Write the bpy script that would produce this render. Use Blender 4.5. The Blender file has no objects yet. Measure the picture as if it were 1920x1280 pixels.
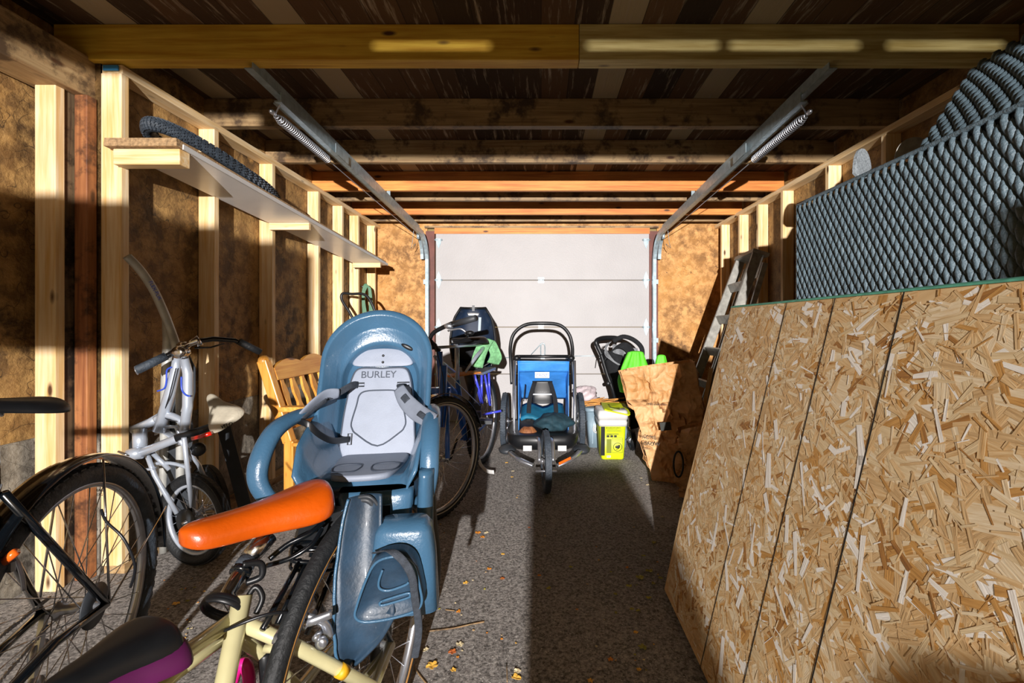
import bpy, math, random
from mathutils import Vector, Matrix
V = Vector
random.seed(11)
sc = bpy.context.scene
COL = sc.collection
F, VX, VY, CH = 853.0, 1014.0, 610.0, 1.09       # focal length in pixels, vanishing point, eye height
PI = math.pi
LAMP, AMB = 80.0, 0.5
def P(px, py, z): return V(((px-VX)*z/F, z, CH+(VY-py)*z/F))
def G(px, py, h=0.0):
    z = F*(CH-h)/(py-VY); return V(((px-VX)*z/F, z, h))
def lin(c): return c/12.92 if c <= .04045 else ((c+.055)/1.055)**2.4
def hx(s):
    s = s.lstrip('#'); return tuple(lin(int(s[i:i+2], 16)/255) for i in (0, 2, 4))+(1.0,)
# ------------------------------------------------------------------ materials
def newmat(name):
    m = bpy.data.materials.new(name); m.use_nodes = True
    nt = m.node_tree; b = nt.nodes['Principled BSDF']; return m, nt, b
def N(nt, t, **k):
    n = nt.nodes.new(t)
    for a, v in k.items():
        if a in n.inputs.keys(): n.inputs[a].default_value = v
        else: setattr(n, a, v)
    return n
def mix_by(nt, fac, c1, c2):
    m = nt.nodes.new('ShaderNodeMix'); m.data_type = 'RGBA'
    nt.links.new(fac, m.inputs['Factor'])
    for s, c in ((6, c1), (7, c2)):
        if isinstance(c, tuple): m.inputs[s].default_value = c
        else: nt.links.new(c, m.inputs[s])
    return m.outputs[2]
def ramp(nt, fac, a, b):
    r = nt.nodes.new('ShaderNodeMapRange'); nt.links.new(fac, r.inputs[0])
    r.inputs[1].default_value = a; r.inputs[2].default_value = b; return r.outputs[0]
def coords(nt, scale=(1, 1, 1), rnd=True, kind='Object'):
    tc = nt.nodes.new('ShaderNodeTexCoord'); mp = nt.nodes.new('ShaderNodeMapping')
    mp.inputs['Scale'].default_value = scale
    if rnd:
        oi = nt.nodes.new('ShaderNodeObjectInfo'); ad = nt.nodes.new('ShaderNodeVectorMath'); ad.operation = 'ADD'
        sm = nt.nodes.new('ShaderNodeMath'); sm.operation = 'MULTIPLY'; sm.inputs[1].default_value = 7.3
        nt.links.new(oi.outputs['Random'], sm.inputs[0])
        nt.links.new(tc.outputs[kind], ad.inputs[0]); nt.links.new(sm.outputs[0], ad.inputs[1])
        nt.links.new(ad.outputs[0], mp.inputs['Vector'])
    else: nt.links.new(tc.outputs[kind], mp.inputs['Vector'])
    return mp.outputs[0]
def noise(nt, vec, s, det=3, rough=.55):
    n = N(nt, 'ShaderNodeTexNoise', Scale=s, Detail=det, Roughness=rough); nt.links.new(vec, n.inputs['Vector']); return n.outputs['Fac']
def bump(nt, b, h, strength, dist=.01):
    bp = N(nt, 'ShaderNodeBump', Strength=strength, Distance=dist); nt.links.new(h, bp.inputs['Height']); nt.links.new(bp.outputs[0], b.inputs['Normal'])
def plain(name, col, rough=.5, metal=0, var=.25, vs=12, bmp=.0, bs=60, coat=0, spec=.5, alpha=None, trans=0):
    m, nt, b = newmat(name); c = hx(col)
    b.inputs['Roughness'].default_value = rough; b.inputs['Metallic'].default_value = metal
    b.inputs['Coat Weight'].default_value = coat; b.inputs['Specular IOR Level'].default_value = spec
    v = coords(nt)
    if var:
        f = ramp(nt, noise(nt, v, vs, 4), .3, .7)
        c2 = tuple(x*(1-var) for x in c[:3])+(1,)
        c1 = tuple(min(1, x*(1+var*.5)) for x in c[:3])+(1,)
        nt.links.new(mix_by(nt, f, c2, c1), b.inputs['Base Color'])
    else: b.inputs['Base Color'].default_value = c
    if bmp: bump(nt, b, noise(nt, v, bs, 5), bmp)
    if alpha is not None: b.inputs['Alpha'].default_value = alpha
    if trans: b.inputs['Transmission Weight'].default_value = trans
    return m
def wood(name, c1, c2, axis='Z', knots=True, rough=.6, scale=1, dirt=None):
    m, nt, b = newmat(name); b.inputs['Roughness'].default_value = rough
    lo, hi = 1.6*scale, 34*scale
    s = {'X': (lo, hi, hi), 'Y': (hi, lo, hi), 'Z': (hi, hi, lo)}[axis]
    v = coords(nt, s)
    g = noise(nt, v, 1.6, 4, .6)
    wv = ramp(nt, g, .32, .68)
    col = mix_by(nt, wv, hx(c1), hx(c2))
    v2 = coords(nt)
    big = ramp(nt, noise(nt, v2, 2.3, 3), .35, .7)
    dk = tuple(x*.62 for x in hx(c1)[:3])+(1,)
    mm = nt.nodes.new('ShaderNodeMath'); mm.operation = 'MULTIPLY'; mm.inputs[1].default_value = .45; nt.links.new(big, mm.inputs[0])
    col = mix_by(nt, mm.outputs[0], col, dk)
    if knots:
        ks = {'X': (3.2, 9, 9), 'Y': (9, 3.2, 9), 'Z': (9, 9, 3.2)}[axis]
        vo = N(nt, 'ShaderNodeTexVoronoi', Scale=1.0); nt.links.new(coords(nt, ks), vo.inputs['Vector'])
        kf = ramp(nt, vo.outputs['Distance'], .13, .06)
        col = mix_by(nt, kf, col, hx('#4a2a10'))
    if dirt:
        df = ramp(nt, noise(nt, v2, 5.5, 6, .7), .5, .62)
        col = mix_by(nt, df, col, hx(dirt))
    nt.links.new(col, b.inputs['Base Color'])
    bump(nt, b, g, .25, .004)
    return m
M = {}
for ax in 'XYZ':
    M['pine'+ax] = wood('pine lumber '+ax, '#dcb06c', '#f3e0bc', ax)
    M['old'+ax] = wood('aged lumber '+ax, '#8a6a45', '#b49a70', ax, dirt='#4a3826')
M['yellowX'] = wood('yellow spruce joist', '#c08c18', '#ecc648', 'X')
M['dullyellowX'] = wood('greenish spruce joist', '#a58c48', '#d8c888', 'X')
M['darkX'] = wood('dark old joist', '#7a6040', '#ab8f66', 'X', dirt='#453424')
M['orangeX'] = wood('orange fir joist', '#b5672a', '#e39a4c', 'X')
M['benchwood'] = wood('varnished pine', '#c97f2c', '#eeb458', 'Z', rough=.35)
M['benchrail'] = wood('varnished pine rail', '#c97f2c', '#eeb458', 'Y', rough=.35)
M['darkpost'] = wood('dark weathered post', '#4b3b2b', '#8b7455', 'Z', dirt='#1e1711')
M['redpost'] = wood('reddish weathered batten', '#7a4526', '#b47848', 'Z', dirt='#4a2c1a')
M['steel'] = plain('galvanised steel', '#a9bcc4', .35, .45, .25, 30)
M['chrome'] = plain('polished chrome', '#d8d8da', .16, 1, .08, 20)
M['alu'] = plain('brushed aluminium', '#c0c4cc', .3, .85, .15, 25)
M['silverpaint'] = plain('silver paint', '#b8c2d0', .3, .45, .1, 15, coat=.5)
M['greymetal'] = plain('dull grey metal tube', '#b4b4ae', .4, .2, .25, 14)
M['ladderalu'] = plain('scuffed aluminium ladder', '#9a9890', .45, .3, .35, 22)
M['black'] = plain('black plastic', '#15171a', .4, 0, .3, 20)
M['blackgloss'] = plain('glossy black paint', '#0c1116', .18, .1, .2, 9, coat=.8)
M['rubber'] = plain('tyre rubber', '#191c1f', .62, 0, .4, 30, .4, 90)
M['rubberblue'] = plain('dusty tyre rubber', '#39424c', .6, 0, .4, 25, .5, 90)
M['blackfabric'] = plain('black fabric', '#17191d', .9, 0, .4, 40, .5, 300)
M['greyfabric'] = plain('grey mesh fabric', '#83868a', .9, 0, .35, 60, .5, 300)
M['darkgrey'] = plain('charcoal plastic', '#34383d', .5, 0, .25, 20)
M['seatblue'] = plain('blue grey seat plastic', '#406684', .27, 0, .16, 7, .12, 160, coat=.25)
M['seatdark'] = plain('scuffed slate blue plastic', '#283f54', .45, 0, .45, 16, .1, 120, coat=.2)
M['padgrey'] = plain('pale grey foam pad', '#8e97a8', .55, 0, .08, 20, .1, 300)
M['padline'] = plain('dark grey pad piping', '#3d4654', .6, 0, .1, 20)
M['strap'] = plain('grey webbing', '#3c434d', .8, 0, .4, 70, .4, 400)
M['strappad'] = plain('soft grey strap pad', '#848d9d', .7, 0, .15, 20)
M['orange'] = plain('orange leather', '#cc5408', .3, 0, .3, 5, .1, 90, coat=.45)
M['cream'] = plain('cream frame paint', '#d2cb9c', .28, .1, .2, 8, coat=.5)
M['pink'] = plain('magenta paint', '#e0208c', .35, 0, .1, 10, coat=.3)
M['purple'] = plain('purple vinyl', '#541448', .5, 0, .2, 12)
M['bluepaint'] = plain('deep blue paint', '#1f60c0', .35, .0, .3, 9, coat=.6)
M['violet'] = plain('violet blue paint', '#4650d8', .3, .1, .2, 12, coat=.4)
M['navy'] = plain('dark navy plastic', '#16263c', .4, 0, .3, 16, coat=.2)
M['tealcloth'] = plain('green cloth', '#7dbb84', .9, 0, .35, 50, .6, 200)
M['cartblue'] = plain('blue nylon', '#3f8fe0', .55, 0, .22, 9, .5, 14)
M['cartteal'] = plain('teal nylon', '#1c6f8c', .6, 0, .3, 9, .4, 14)
M['darkteal'] = plain('dark teal cloth', '#163844', .8, 0, .4, 20, .5, 30)
M['lime'] = plain('lime green nylon', '#5fd32c', .6, 0, .25, 8, .6, 12)
M['white'] = plain('white plastic', '#c8c8c6', .4, 0, .08, 10)
M['doorwhite'] = plain('white painted door panel', '#a19f9f', .55, 0, .06, 3, .18, 70)
M['bucketyellow'] = plain('yellow green label', '#c3d013', .45, 0, .1, 12)
M['ink'] = plain('black print', '#1c1f16', .6, 0, 0)
M['inkgrey'] = plain('olive print', '#77801c', .6, 0, 0)
M['kraft'] = plain('brown kraft paper', '#bd8350', .8, 0, .2, 9, .35, 11)
def kraftmat():
    m, nt, b = newmat('crumpled kraft paper'); v = coords(nt)
    w_ = nt.nodes.new('ShaderNodeVectorMath'); w_.operation = 'ADD'; nn = N(nt, 'ShaderNodeTexNoise', Scale=5.0); nt.links.new(v, nn.inputs['Vector'])
    sc2 = nt.nodes.new('ShaderNodeVectorMath'); sc2.operation = 'SCALE'; sc2.inputs['Scale'].default_value = .12; nt.links.new(nn.outputs['Color'], sc2.inputs[0])
    nt.links.new(v, w_.inputs[0]); nt.links.new(sc2.outputs[0], w_.inputs[1])
    vo = N(nt, 'ShaderNodeTexVoronoi', Scale=9.0); nt.links.new(w_.outputs[0], vo.inputs['Vector'])
    vo2 = N(nt, 'ShaderNodeTexVoronoi', Scale=22.0); nt.links.new(w_.outputs[0], vo2.inputs['Vector'])
    ad = nt.nodes.new('ShaderNodeMath'); ad.operation = 'MULTIPLY_ADD'; ad.inputs[1].default_value = .35
    nt.links.new(vo2.outputs['Distance'], ad.inputs[0]); nt.links.new(vo.outputs['Distance'], ad.inputs[2])
    nt.links.new(mix_by(nt, ramp(nt, noise(nt, v, 6, 5), .35, .65), hx('#bd8850'), hx('#dcae7c')), b.inputs['Base Color'])
    b.inputs['Roughness'].default_value = .6; bump(nt, b, ad.outputs[0], .8, .05); return m
M['kraft'] = kraftmat()
M['bingrey'] = plain('blue grey plastic bin', '#7e93a0', .45, 0, .15, 9)
M['plasticbag'] = plain('thin pale plastic bag', '#c4b6ba', .35, 0, .25, 15, .6, 25)
M['kindling'] = plain('split kindling', '#c98a3a', .7, 0, .4, 20)
M['redlens'] = plain('red reflector', '#d81c10', .15, 0, .2, 40, coat=1)
M['orangelens'] = plain('orange reflector', '#f26a1c', .2, 0, .1, 40, coat=1)
M['beige'] = plain('worn beige vinyl', '#c2baa6', .5, 0, .22, 14, .2, 120)
M['rust'] = plain('tan tyre sidewall', '#a07238', .6, 0, .25, 30)
M['bluestripe'] = plain('blue stripe paint', '#2a48b8', .3, 0, 0)
M['jamb'] = plain('reddish brown jamb', '#6a3a30', .6, 0, .35, 8)
M['griptape'] = plain('gritty grey sheet', '#8f979c', .8, 0, .5, 120, .5, 300)
M['melamine'] = plain('white melamine', '#eeeeec', .3, 0, .05, 8)
M['chip'] = plain('particle board edge', '#a98a64', .85, 0, .5, 70, .6, 150)
M['cable'] = plain('dark cable sheath', '#191b1f', .35, 0, 0)
M['gold'] = plain('yellow tape', '#e0a81a', .5, 0, 0)
M['greenhose'] = plain('green hose', '#4f7a5c', .5, 0, .2, 20)
M['wicker'] = plain('grey resin wicker', '#5f717b', .38, 0, .3, 18, .5, 120)
M['wickerback'] = plain('dark wicker backing', '#10151a', .6, 0, .2, 18)
M['bluetag'] = plain('blue tag', '#3a86b8', .5, 0, 0)
# asphalt
def asphalt():
    m, nt, b = newmat('rough asphalt floor'); v = coords(nt, rnd=False)
    n1 = noise(nt, v, 90, 6, .75); n2 = noise(nt, v, 2.2, 4)
    col = mix_by(nt, ramp(nt, n1, .38, .66), hx('#4a4643'), hx('#c4beb8'))
    col = mix_by(nt, ramp(nt, n2, .58, .8), col, hx('#b4aeaa'))
    vo = N(nt, 'ShaderNodeTexVoronoi', Scale=60.0); nt.links.new(v, vo.inputs['Vector'])
    col = mix_by(nt, ramp(nt, vo.outputs['Distance'], .16, .08), col, hx('#e0dcd4'))
    nt.links.new(col, b.inputs['Base Color']); b.inputs['Roughness'].default_value = .85
    bump(nt, b, n1, .9, .012); return m
M['asphalt'] = asphalt()
def paper(name, a, bcol, dark, sc_=2.6, bm=.8):
    m, nt, b = newmat(name); v = coords(nt, rnd=False)
    n1 = noise(nt, v, sc_, 8, .62); n2 = noise(nt, v, 11, 6, .7)
    col = mix_by(nt, ramp(nt, n1, .35, .62), hx(dark), hx(a))
    col = mix_by(nt, ramp(nt, n2, .42, .62), col, hx(bcol))
    vo = N(nt, 'ShaderNodeTexVoronoi', Scale=5.0, feature='DISTANCE_TO_EDGE')
    w = nt.nodes.new('ShaderNodeVectorMath'); w.operation = 'ADD'
    nn = N(nt, 'ShaderNodeTexNoise', Scale=4.0); nt.links.new(v, nn.inputs['Vector']); nt.links.new(v, w.inputs[0]); nt.links.new(nn.outputs['Color'], w.inputs[1])
    nt.links.new(w.outputs[0], vo.inputs['Vector'])
    col = mix_by(nt, ramp(nt, vo.outputs['Distance'], .012, .0), col, hx(dark))
    nt.links.new(col, b.inputs['Base Color']); b.inputs['Roughness'].default_value = .7
    bump(nt, b, n1, bm, .05); return m
M['kraftwall'] = paper('crumpled kraft sheathing', '#8a6638', '#a9844e', '#3a2a18')
M['ply'] = paper('stained plywood', '#b4803e', '#c8965a', '#5c3c1c', 1.7, .2)
M['concrete'] = paper('dirty grey concrete', '#6c665c', '#8c867a', '#2c2824', 3, .7)
def deck():
    m, nt, b = newmat('old roof boards'); v = coords(nt, rnd=False)
    sp = nt.nodes.new('ShaderNodeSeparateXYZ'); nt.links.new(v, sp.inputs[0])
    dv = nt.nodes.new('ShaderNodeMath'); dv.operation = 'DIVIDE'; dv.inputs[1].default_value = .145; nt.links.new(sp.outputs[0], dv.inputs[0])
    fl = nt.nodes.new('ShaderNodeMath'); fl.operation = 'FLOOR'; nt.links.new(dv.outputs[0], fl.inputs[0])
    fr = nt.nodes.new('ShaderNodeMath'); fr.operation = 'FRACT'; nt.links.new(dv.outputs[0], fr.inputs[0])
    wn = nt.nodes.new('ShaderNodeTexWhiteNoise'); wn.noise_dimensions = '1D'; nt.links.new(fl.outputs[0], wn.inputs['W'])
    col = mix_by(nt, wn.outputs['Value'], hx('#33241a'), hx('#705238'))
    col = mix_by(nt, ramp(nt, wn.outputs['Value'], .84, .88), col, hx('#a8987c'))
    st = noise(nt, coords(nt, (22, 1.6, 22), rnd=False), 1.5, 5, .7)
    col = mix_by(nt, ramp(nt, st, .55, .68), col, hx('#a89a88'))
    col = mix_by(nt, ramp(nt, fr.outputs[0], .04, .0), col, hx('#080604'))
    nt.links.new(col, b.inputs['Base Color']); b.inputs['Roughness'].default_value = .8
    bump(nt, b, st, .4, .01); return m
M['deck'] = deck()
# oriented strand board: flakes carry their own grain through their UVs
def flake(name, c1, c2):
    m, nt, b = newmat(name); v = coords(nt, (3, 46, 1), rnd=False, kind='UV')
    g = noise(nt, v, 1.0, 4, .65)
    nt.links.new(mix_by(nt, ramp(nt, g, .34, .66), hx(c1), hx(c2)), b.inputs['Base Color'])
    b.inputs['Roughness'].default_value = .6; bump(nt, b, g, .35, .003); return m
OSB = [flake('strand %d' % i, a, b_) for i, (a, b_) in enumerate((('#c89e66', '#e6c898'), ('#b89464', '#debd8c'), ('#d8bb8e', '#f0e0c0'),
       ('#ac7c40', '#d6a35e'), ('#ece6da', '#f8f4ec'), ('#8c5e32', '#bc8848'), ('#ccb084', '#ead4aa')))]
OSB.append(plain('printed black line', '#1c1a18', .7, 0, .3, 200))
OSB.append(plain('green edge paint', '#5fae94', .6, 0, .4, 30))
# ------------------------------------------------------------------ mesh builder
def frame_of(d, up=V((0, 0, 1))):
    d = d.normalized()
    s = d.cross(up)
    if s.length < 1e-4: s = d.cross(V((0, 1, 0)))
    s.normalize(); u = s.cross(d).normalized(); return d, s, u
class MB:
    def __init__(self, X=None): self.v = []; self.f = []; self.m = []; self.s = []; self.uv = {}; self.X = X
    def add(self, vs, fs, mi=0, smooth=False, uv=None):
        o = len(self.v)
        for p in vs:
            p = V(p); self.v.append(self.X @ p if self.X else p)
        for k, f in enumerate(fs):
            if uv: self.uv[len(self.f)] = uv[k]
            self.f.append([o+i for i in f]); self.m.append(mi); self.s.append(smooth)
        return self
    def box(self, c, s, R=None, mi=0):
        c = V(c); h = V(s)/2; vs = []
        for x in (-1, 1):
            for y in (-1, 1):
                for z in (-1, 1):
                    p = V((x*h.x, y*h.y, z*h.z)); vs.append(c+(R @ p if R else p))
        return self.add(vs, [(0, 1, 3, 2), (4, 6, 7, 5), (0, 4, 5, 1), (2, 3, 7, 6), (0, 2, 6, 4), (1, 5, 7, 3)], mi)
    def bb(self, x0, x1, y0, y1, z0, z1, mi=0): return self.box(((x0+x1)/2, (y0+y1)/2, (z0+z1)/2), (abs(x1-x0), abs(y1-y0), abs(z1-z0)), None, mi)
    def beam(self, a, b, w, h, up=(0, 0, 1), mi=0):
        a = V(a); b = V(b); d, s, u = frame_of(b-a, V(up)); vs = []
        for q in (a, b):
            for x, y in ((-1, -1), (1, -1), (1, 1), (-1, 1)): vs.append(q+s*x*w/2+u*y*h/2)
        return self.add(vs, [(3, 2, 1, 0), (4, 5, 6, 7), (0, 1, 5, 4), (1, 2, 6, 5), (2, 3, 7, 6), (3, 0, 4, 7)], mi)
    def rings(self, R, closed=False, cap=True, mi=0, smooth=True, wrap=True):
        n = len(R[0]); vs = [p for r in R for p in r]; fs = []; m = len(R)
        for i in range(m if closed else m-1):
            j = (i+1) % m
            for k in range(n if wrap else n-1):
                l = (k+1) % n; fs.append((i*n+k, i*n+l, j*n+l, j*n+k))
        if cap and not closed and wrap: fs += [tuple(reversed(range(n))), tuple((m-1)*n+k for k in range(n))]
        return self.add(vs, fs, mi, smooth)
    def tube(self, pts, r, n=10, closed=False, mi=0, sy=1.0, up=None):
        pts = [V(p) for p in pts]; L = len(pts); R = []
        rr = r if isinstance(r, (list, tuple)) else [r]*L
        prev = V(up) if up else None
        for i, p in enumerate(pts):
            if closed: d = pts[(i+1) % L]-pts[i-1]
            else: d = pts[min(i+1, L-1)]-pts[max(i-1, 0)]
            if d.length < 1e-9: d = V((0, 0, 1))
            d.normalize()
            if prev is None:
                _, s, u = frame_of(d)
            else:
                u = prev-d*prev.dot(d)
                if u.length < 1e-5: _, s, u = frame_of(d)
                u.normalize(); s = d.cross(u)
            prev = u
            R.append([p+(s*math.cos(2*PI*k/n)*rr[i]+u*math.sin(2*PI*k/n)*rr[i]*sy) for k in range(n)])
        return self.rings(R, closed, True, mi)
    def circle(self, c, ax, R, r, n=48, m=10, mi=0, a0=0, a1=2*PI, sy=1.0):
        c = V(c); d, s, u = frame_of(V(ax), V((0, 0, 1)) if abs(V(ax).normalized().z) < .9 else V((1, 0, 0)))
        full = abs(a1-a0-2*PI) < 1e-6; K = n if full else n+1
        pts = [c+(s*math.cos(a0+(a1-a0)*k/n)+u*math.sin(a0+(a1-a0)*k/n))*R for k in range(K)]
        RR = []
        for k, p in enumerate(pts):
            o = (p-c).normalized()
            RR.append([p+o*math.cos(2*PI*j/m)*r*sy+d*math.sin(2*PI*j/m)*r for j in range(m)])
        return self.rings(RR, full, True, mi)
    def lathe(self, prof, c, ax, n=20, mi=0, smooth=True):
        c = V(c); d, s, u = frame_of(V(ax), V((0, 0, 1)) if abs(V(ax).normalized().z) < .9 else V((1, 0, 0)))
        R = [[c+d*a+(s*math.cos(2*PI*k/n)+u*math.sin(2*PI*k/n))*max(r, 1e-4) for k in range(n)] for r, a in prof]
        return self.rings(R, False, True, mi, smooth)
    def cyl(self, a, b, r, n=12, mi=0): return self.tube([a, b], r, n, mi=mi)
    def prism(self, poly, t, mi=0):
        poly = [V(p) for p in poly]; t = V(t); n = len(poly)
        return self.add(poly+[p+t for p in poly], [tuple(range(n)), tuple(reversed(range(n, 2*n)))]+[(i, (i+1) % n, n+(i+1) % n, n+i) for i in range(n)], mi)
    def ell(self, c, r, R=None, nu=12, nv=8, mi=0):
        c = V(c); RR = []
        for j in range(nv+1):
            a = -PI/2+PI*j/nv; row = []
            for k in range(nu):
                b = 2*PI*k/nu; p = V((r[0]*math.cos(a)*math.cos(b), r[1]*math.cos(a)*math.sin(b), r[2]*math.sin(a)))
                row.append(c+(R @ p if R else p))
            RR.append(row)
        return self.rings(RR, False, False, mi)
    def grid(self, fn, nu, nv, th=0, mi=0, smooth=True):
        pts = [[V(fn(i/nu, j/nv)) for j in range(nv+1)] for i in range(nu+1)]
        W = nv+1; vs = [p for r in pts for p in r]; fs = [(i*W+j, (i+1)*W+j, (i+1)*W+j+1, i*W+j+1) for i in range(nu) for j in range(nv)]
        if not th: return self.add(vs, fs, mi, smooth)
        nr = []
        for i in range(nu+1):
            for j in range(nv+1):
                a = pts[min(i+1, nu)][j]-pts[max(i-1, 0)][j]; b = pts[i][min(j+1, nv)]-pts[i][max(j-1, 0)]
                q = a.cross(b); nr.append(q.normalized() if q.length > 1e-9 else V((0, 0, 1)))
        K = len(vs); v2 = [vs[i]-nr[i]*th for i in range(K)]
        f2 = [tuple(K+i for i in reversed(f)) for f in fs]; ed = []
        for i in range(nu): ed += [(i*W, K+i*W, K+(i+1)*W, (i+1)*W), (i*W+nv, (i+1)*W+nv, K+(i+1)*W+nv, K+i*W+nv)]
        for j in range(nv): ed += [(j, j+1, K+j+1, K+j), (nu*W+j, K+nu*W+j, K+nu*W+j+1, nu*W+j+1)]
        return self.add(vs+v2, fs+f2+ed, mi, smooth)
    def build(self, name, mats, parent=None, bevel=0, sub=0, org=None, hard=False):
        me = bpy.data.meshes.new(name)
        root = parent
        while root is not None and root.parent: root = root.parent
        o0 = V(root.location) if root else V(org) if org is not None else None
        if o0 is None:
            n = len(self.v); mn = V([min(p[i] for p in self.v) for i in range(3)]); mx = V([max(p[i] for p in self.v) for i in range(3)])
            o0 = V(((mn.x+mx.x)/2, (mn.y+mx.y)/2, mn.z))
        me.from_pydata([p-o0 for p in self.v], [], self.f)
        mats = mats if isinstance(mats, (list, tuple)) else [mats]
        for m in mats: me.materials.append(M[m] if isinstance(m, str) else m)
        me.polygons.foreach_set('material_index', self.m)
        me.polygons.foreach_set('use_smooth', [bool(s) and not hard for s in self.s])
        if self.uv:
            ul = me.uv_layers.new(name='UVMap')
            for fi, uvs in self.uv.items():
                for k, li in enumerate(me.polygons[fi].loop_indices): ul.data[li].uv = uvs[k]
        me.update()
        o = bpy.data.objects.new(name, me); COL.objects.link(o)
        if parent: o.parent = parent
        else: o.location = o0
        if bevel:
            b = o.modifiers.new('bevel', 'BEVEL'); b.width = bevel; b.segments = 2; b.limit_method = 'ANGLE'; b.angle_limit = .7
        if sub:
            s = o.modifiers.new('subsurf', 'SUBSURF'); s.levels = sub; s.render_levels = sub
        return o
def tag(o, label=None, cat=None, group=None, kind=None):
    if label: o['label'] = label
    if cat: o['category'] = cat
    if group: o['group'] = group
    if kind: o['kind'] = kind
    return o
def thing(name, label, cat, loc=(0, 0, 0), group=None):
    o = bpy.data.objects.new(name, None); o.empty_display_size = .1; COL.objects.link(o); o.location = loc
    return tag(o, label, cat, group)
def spline(pts, n=6, closed=False):
    pts = [V(p) for p in pts]; L = len(pts); out = []
    for i in range(L if closed else L-1):
        if closed: a, b, c, d = pts[i-1], pts[i], pts[(i+1) % L], pts[(i+2) % L]
        else: a, b, c, d = pts[max(i-1, 0)], pts[i], pts[i+1], pts[min(i+2, L-1)]
        for k in range(n):
            t = k/n
            out.append(.5*((2*b)+(c-a)*t+(2*a-5*b+4*c-d)*t*t+(3*b-a-3*c+d)*t*t*t))
    if not closed: out.append(pts[-1])
    return out
def frameM(o, f, up=(0, 0, 1)):
    """matrix with local x = lateral (viewer's right when f points at the viewer), local y = f, local z = up"""
    f = V(f).normalized(); up = V(up); u = up.cross(f).normalized() ; w = f.cross(u).normalized()
    if w.z < 0: w = -w
    m = Matrix((u, f, w)).transposed().to_4x4(); m.translation = V(o); return m
FONT = {}
def text(name, s, mat, size, origin, xdir, ydir, parent=None, depth=.0006, bold=0):
    """raised lettering as a mesh, its baseline starting at origin along xdir"""
    cu = bpy.data.curves.new('lettering', 'FONT'); cu.body = s; cu.size = size; cu.extrude = depth; cu.offset = bold
    ob = bpy.data.objects.new('lettering', cu); COL.objects.link(ob)
    dg = bpy.context.evaluated_depsgraph_get(); me = bpy.data.meshes.new_from_object(ob.evaluated_get(dg))
    x = V(xdir).normalized(); y = V(ydir).normalized(); z = x.cross(y).normalized()
    root = parent
    while root is not None and root.parent: root = root.parent
    o0 = V(root.location) if root else V((0, 0, 0))
    mt = Matrix((x, y, z)).transposed().to_4x4(); mt.translation = V(origin)-o0
    me.transform(mt); me.materials.clear(); me.materials.append(M[mat])
    bpy.data.objects.remove(ob); bpy.data.curves.remove(cu)
    o = bpy.data.objects.new(name, me); COL.objects.link(o)
    if parent: o.parent = parent
    return o
def struct(mb, name, mats, bevel=0, parent=None):
    o = mb.build(name, mats, parent, bevel)
    if not parent: o['kind'] = 'structure'
    return o
# ------------------------------------------------------------------ camera, light
cam = bpy.data.cameras.new('camera'); co = bpy.data.objects.new('camera', cam); COL.objects.link(co)
cam.sensor_width = 36; cam.lens = 36*F/1920; cam.shift_x = (960-VX)/1920; cam.shift_y = (VY-640)/1920; cam.clip_start = .02
co.location = (0, 0, CH); co.rotation_euler = (PI/2, 0, 0); sc.camera = co
LP = V((0, -2.6, 1.5))
sun = bpy.data.lights.new('work_lamp', 'POINT'); sun.shadow_soft_size = .02; sun.energy = 1.0; sun.color = (1, .95, .92)
sun.use_nodes = True; nt = sun.node_tree; em = nt.nodes['Emission']
fo = nt.nodes.new('ShaderNodeLightFalloff'); fo.inputs['Strength'].default_value = LAMP; nt.links.new(fo.outputs['Constant'], em.inputs['Strength'])
so = bpy.data.objects.new('work_lamp', sun); COL.objects.link(so); so.location = LP
w = bpy.data.worlds.new('daylight'); sc.world = w; w.use_nodes = True
bg = w.node_tree.nodes['Background']; bg.inputs[0].default_value = (1, .70, .30, 1); bg.inputs[1].default_value = AMB
sc.view_settings.view_transform = 'Standard'; sc.view_settings.look = 'None'; sc.view_settings.gamma = 1; sc.view_settings.exposure = 0
# ================================================================== the building
XL, XR, YD = -1.83, 1.98, 5.19
b = MB().bb(-2.3, 2.3, -3.2, 5.6, -.06, 0); struct(b, 'floor', 'asphalt')
b = MB().bb(-2.35, 2.35, -.66, 5.5, 2.39, 2.42); struct(b, 'ceiling', 'deck')
b = MB().bb(-1.97, -1.925, 1.99, 5.4, .62, 2.39, 0).bb(-2.17, -2.12, -.6, 2.02, .62, 2.39, 0).bb(-2.17, -1.925, 1.99, 2.03, .62, 2.39, 0)
b.bb(-1.97, -1.93, 1.99, 5.4, 0, .62, 1).bb(-2.17, -2.11, -.6, 2.02, 0, .62, 1).bb(-2.17, -1.925, 1.985, 2.03, 0, .62, 1)
struct(b, 'wall_left', ['kraftwall', 'concrete'])
struct(MB().bb(2.075, 2.12, -.6, 5.4, 0, 2.39), 'wall_right', 'kraftwall')
DW = 1.235
b = MB().bb(-2.0, -DW-.06, YD, YD+.03, 0, 2.39).bb(DW+.09, 2.1, YD, YD+.03, 0, 2.39).bb(-DW-.06, DW+.09, YD, YD+.03, 2.22, 2.39)
struct(b, 'wall_front', 'ply')
b = MB().bb(-DW-.07, -DW+.03, YD-.03, YD+.04, 0, 2.16).bb(DW-.005, DW+.095, YD-.03, YD+.04, 0, 2.16); struct(b, 'trim_1', 'jamb')
struct(MB().bb(-DW+.03, DW, YD-.035, YD+.03, 2.13, 2.195), 'trim_2', 'orangeX')
struct(MB().bb(-DW-.08, DW+.1, YD-.05, YD+.03, 2.195, 2.215), 'trim_3', 'darkX')
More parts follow.
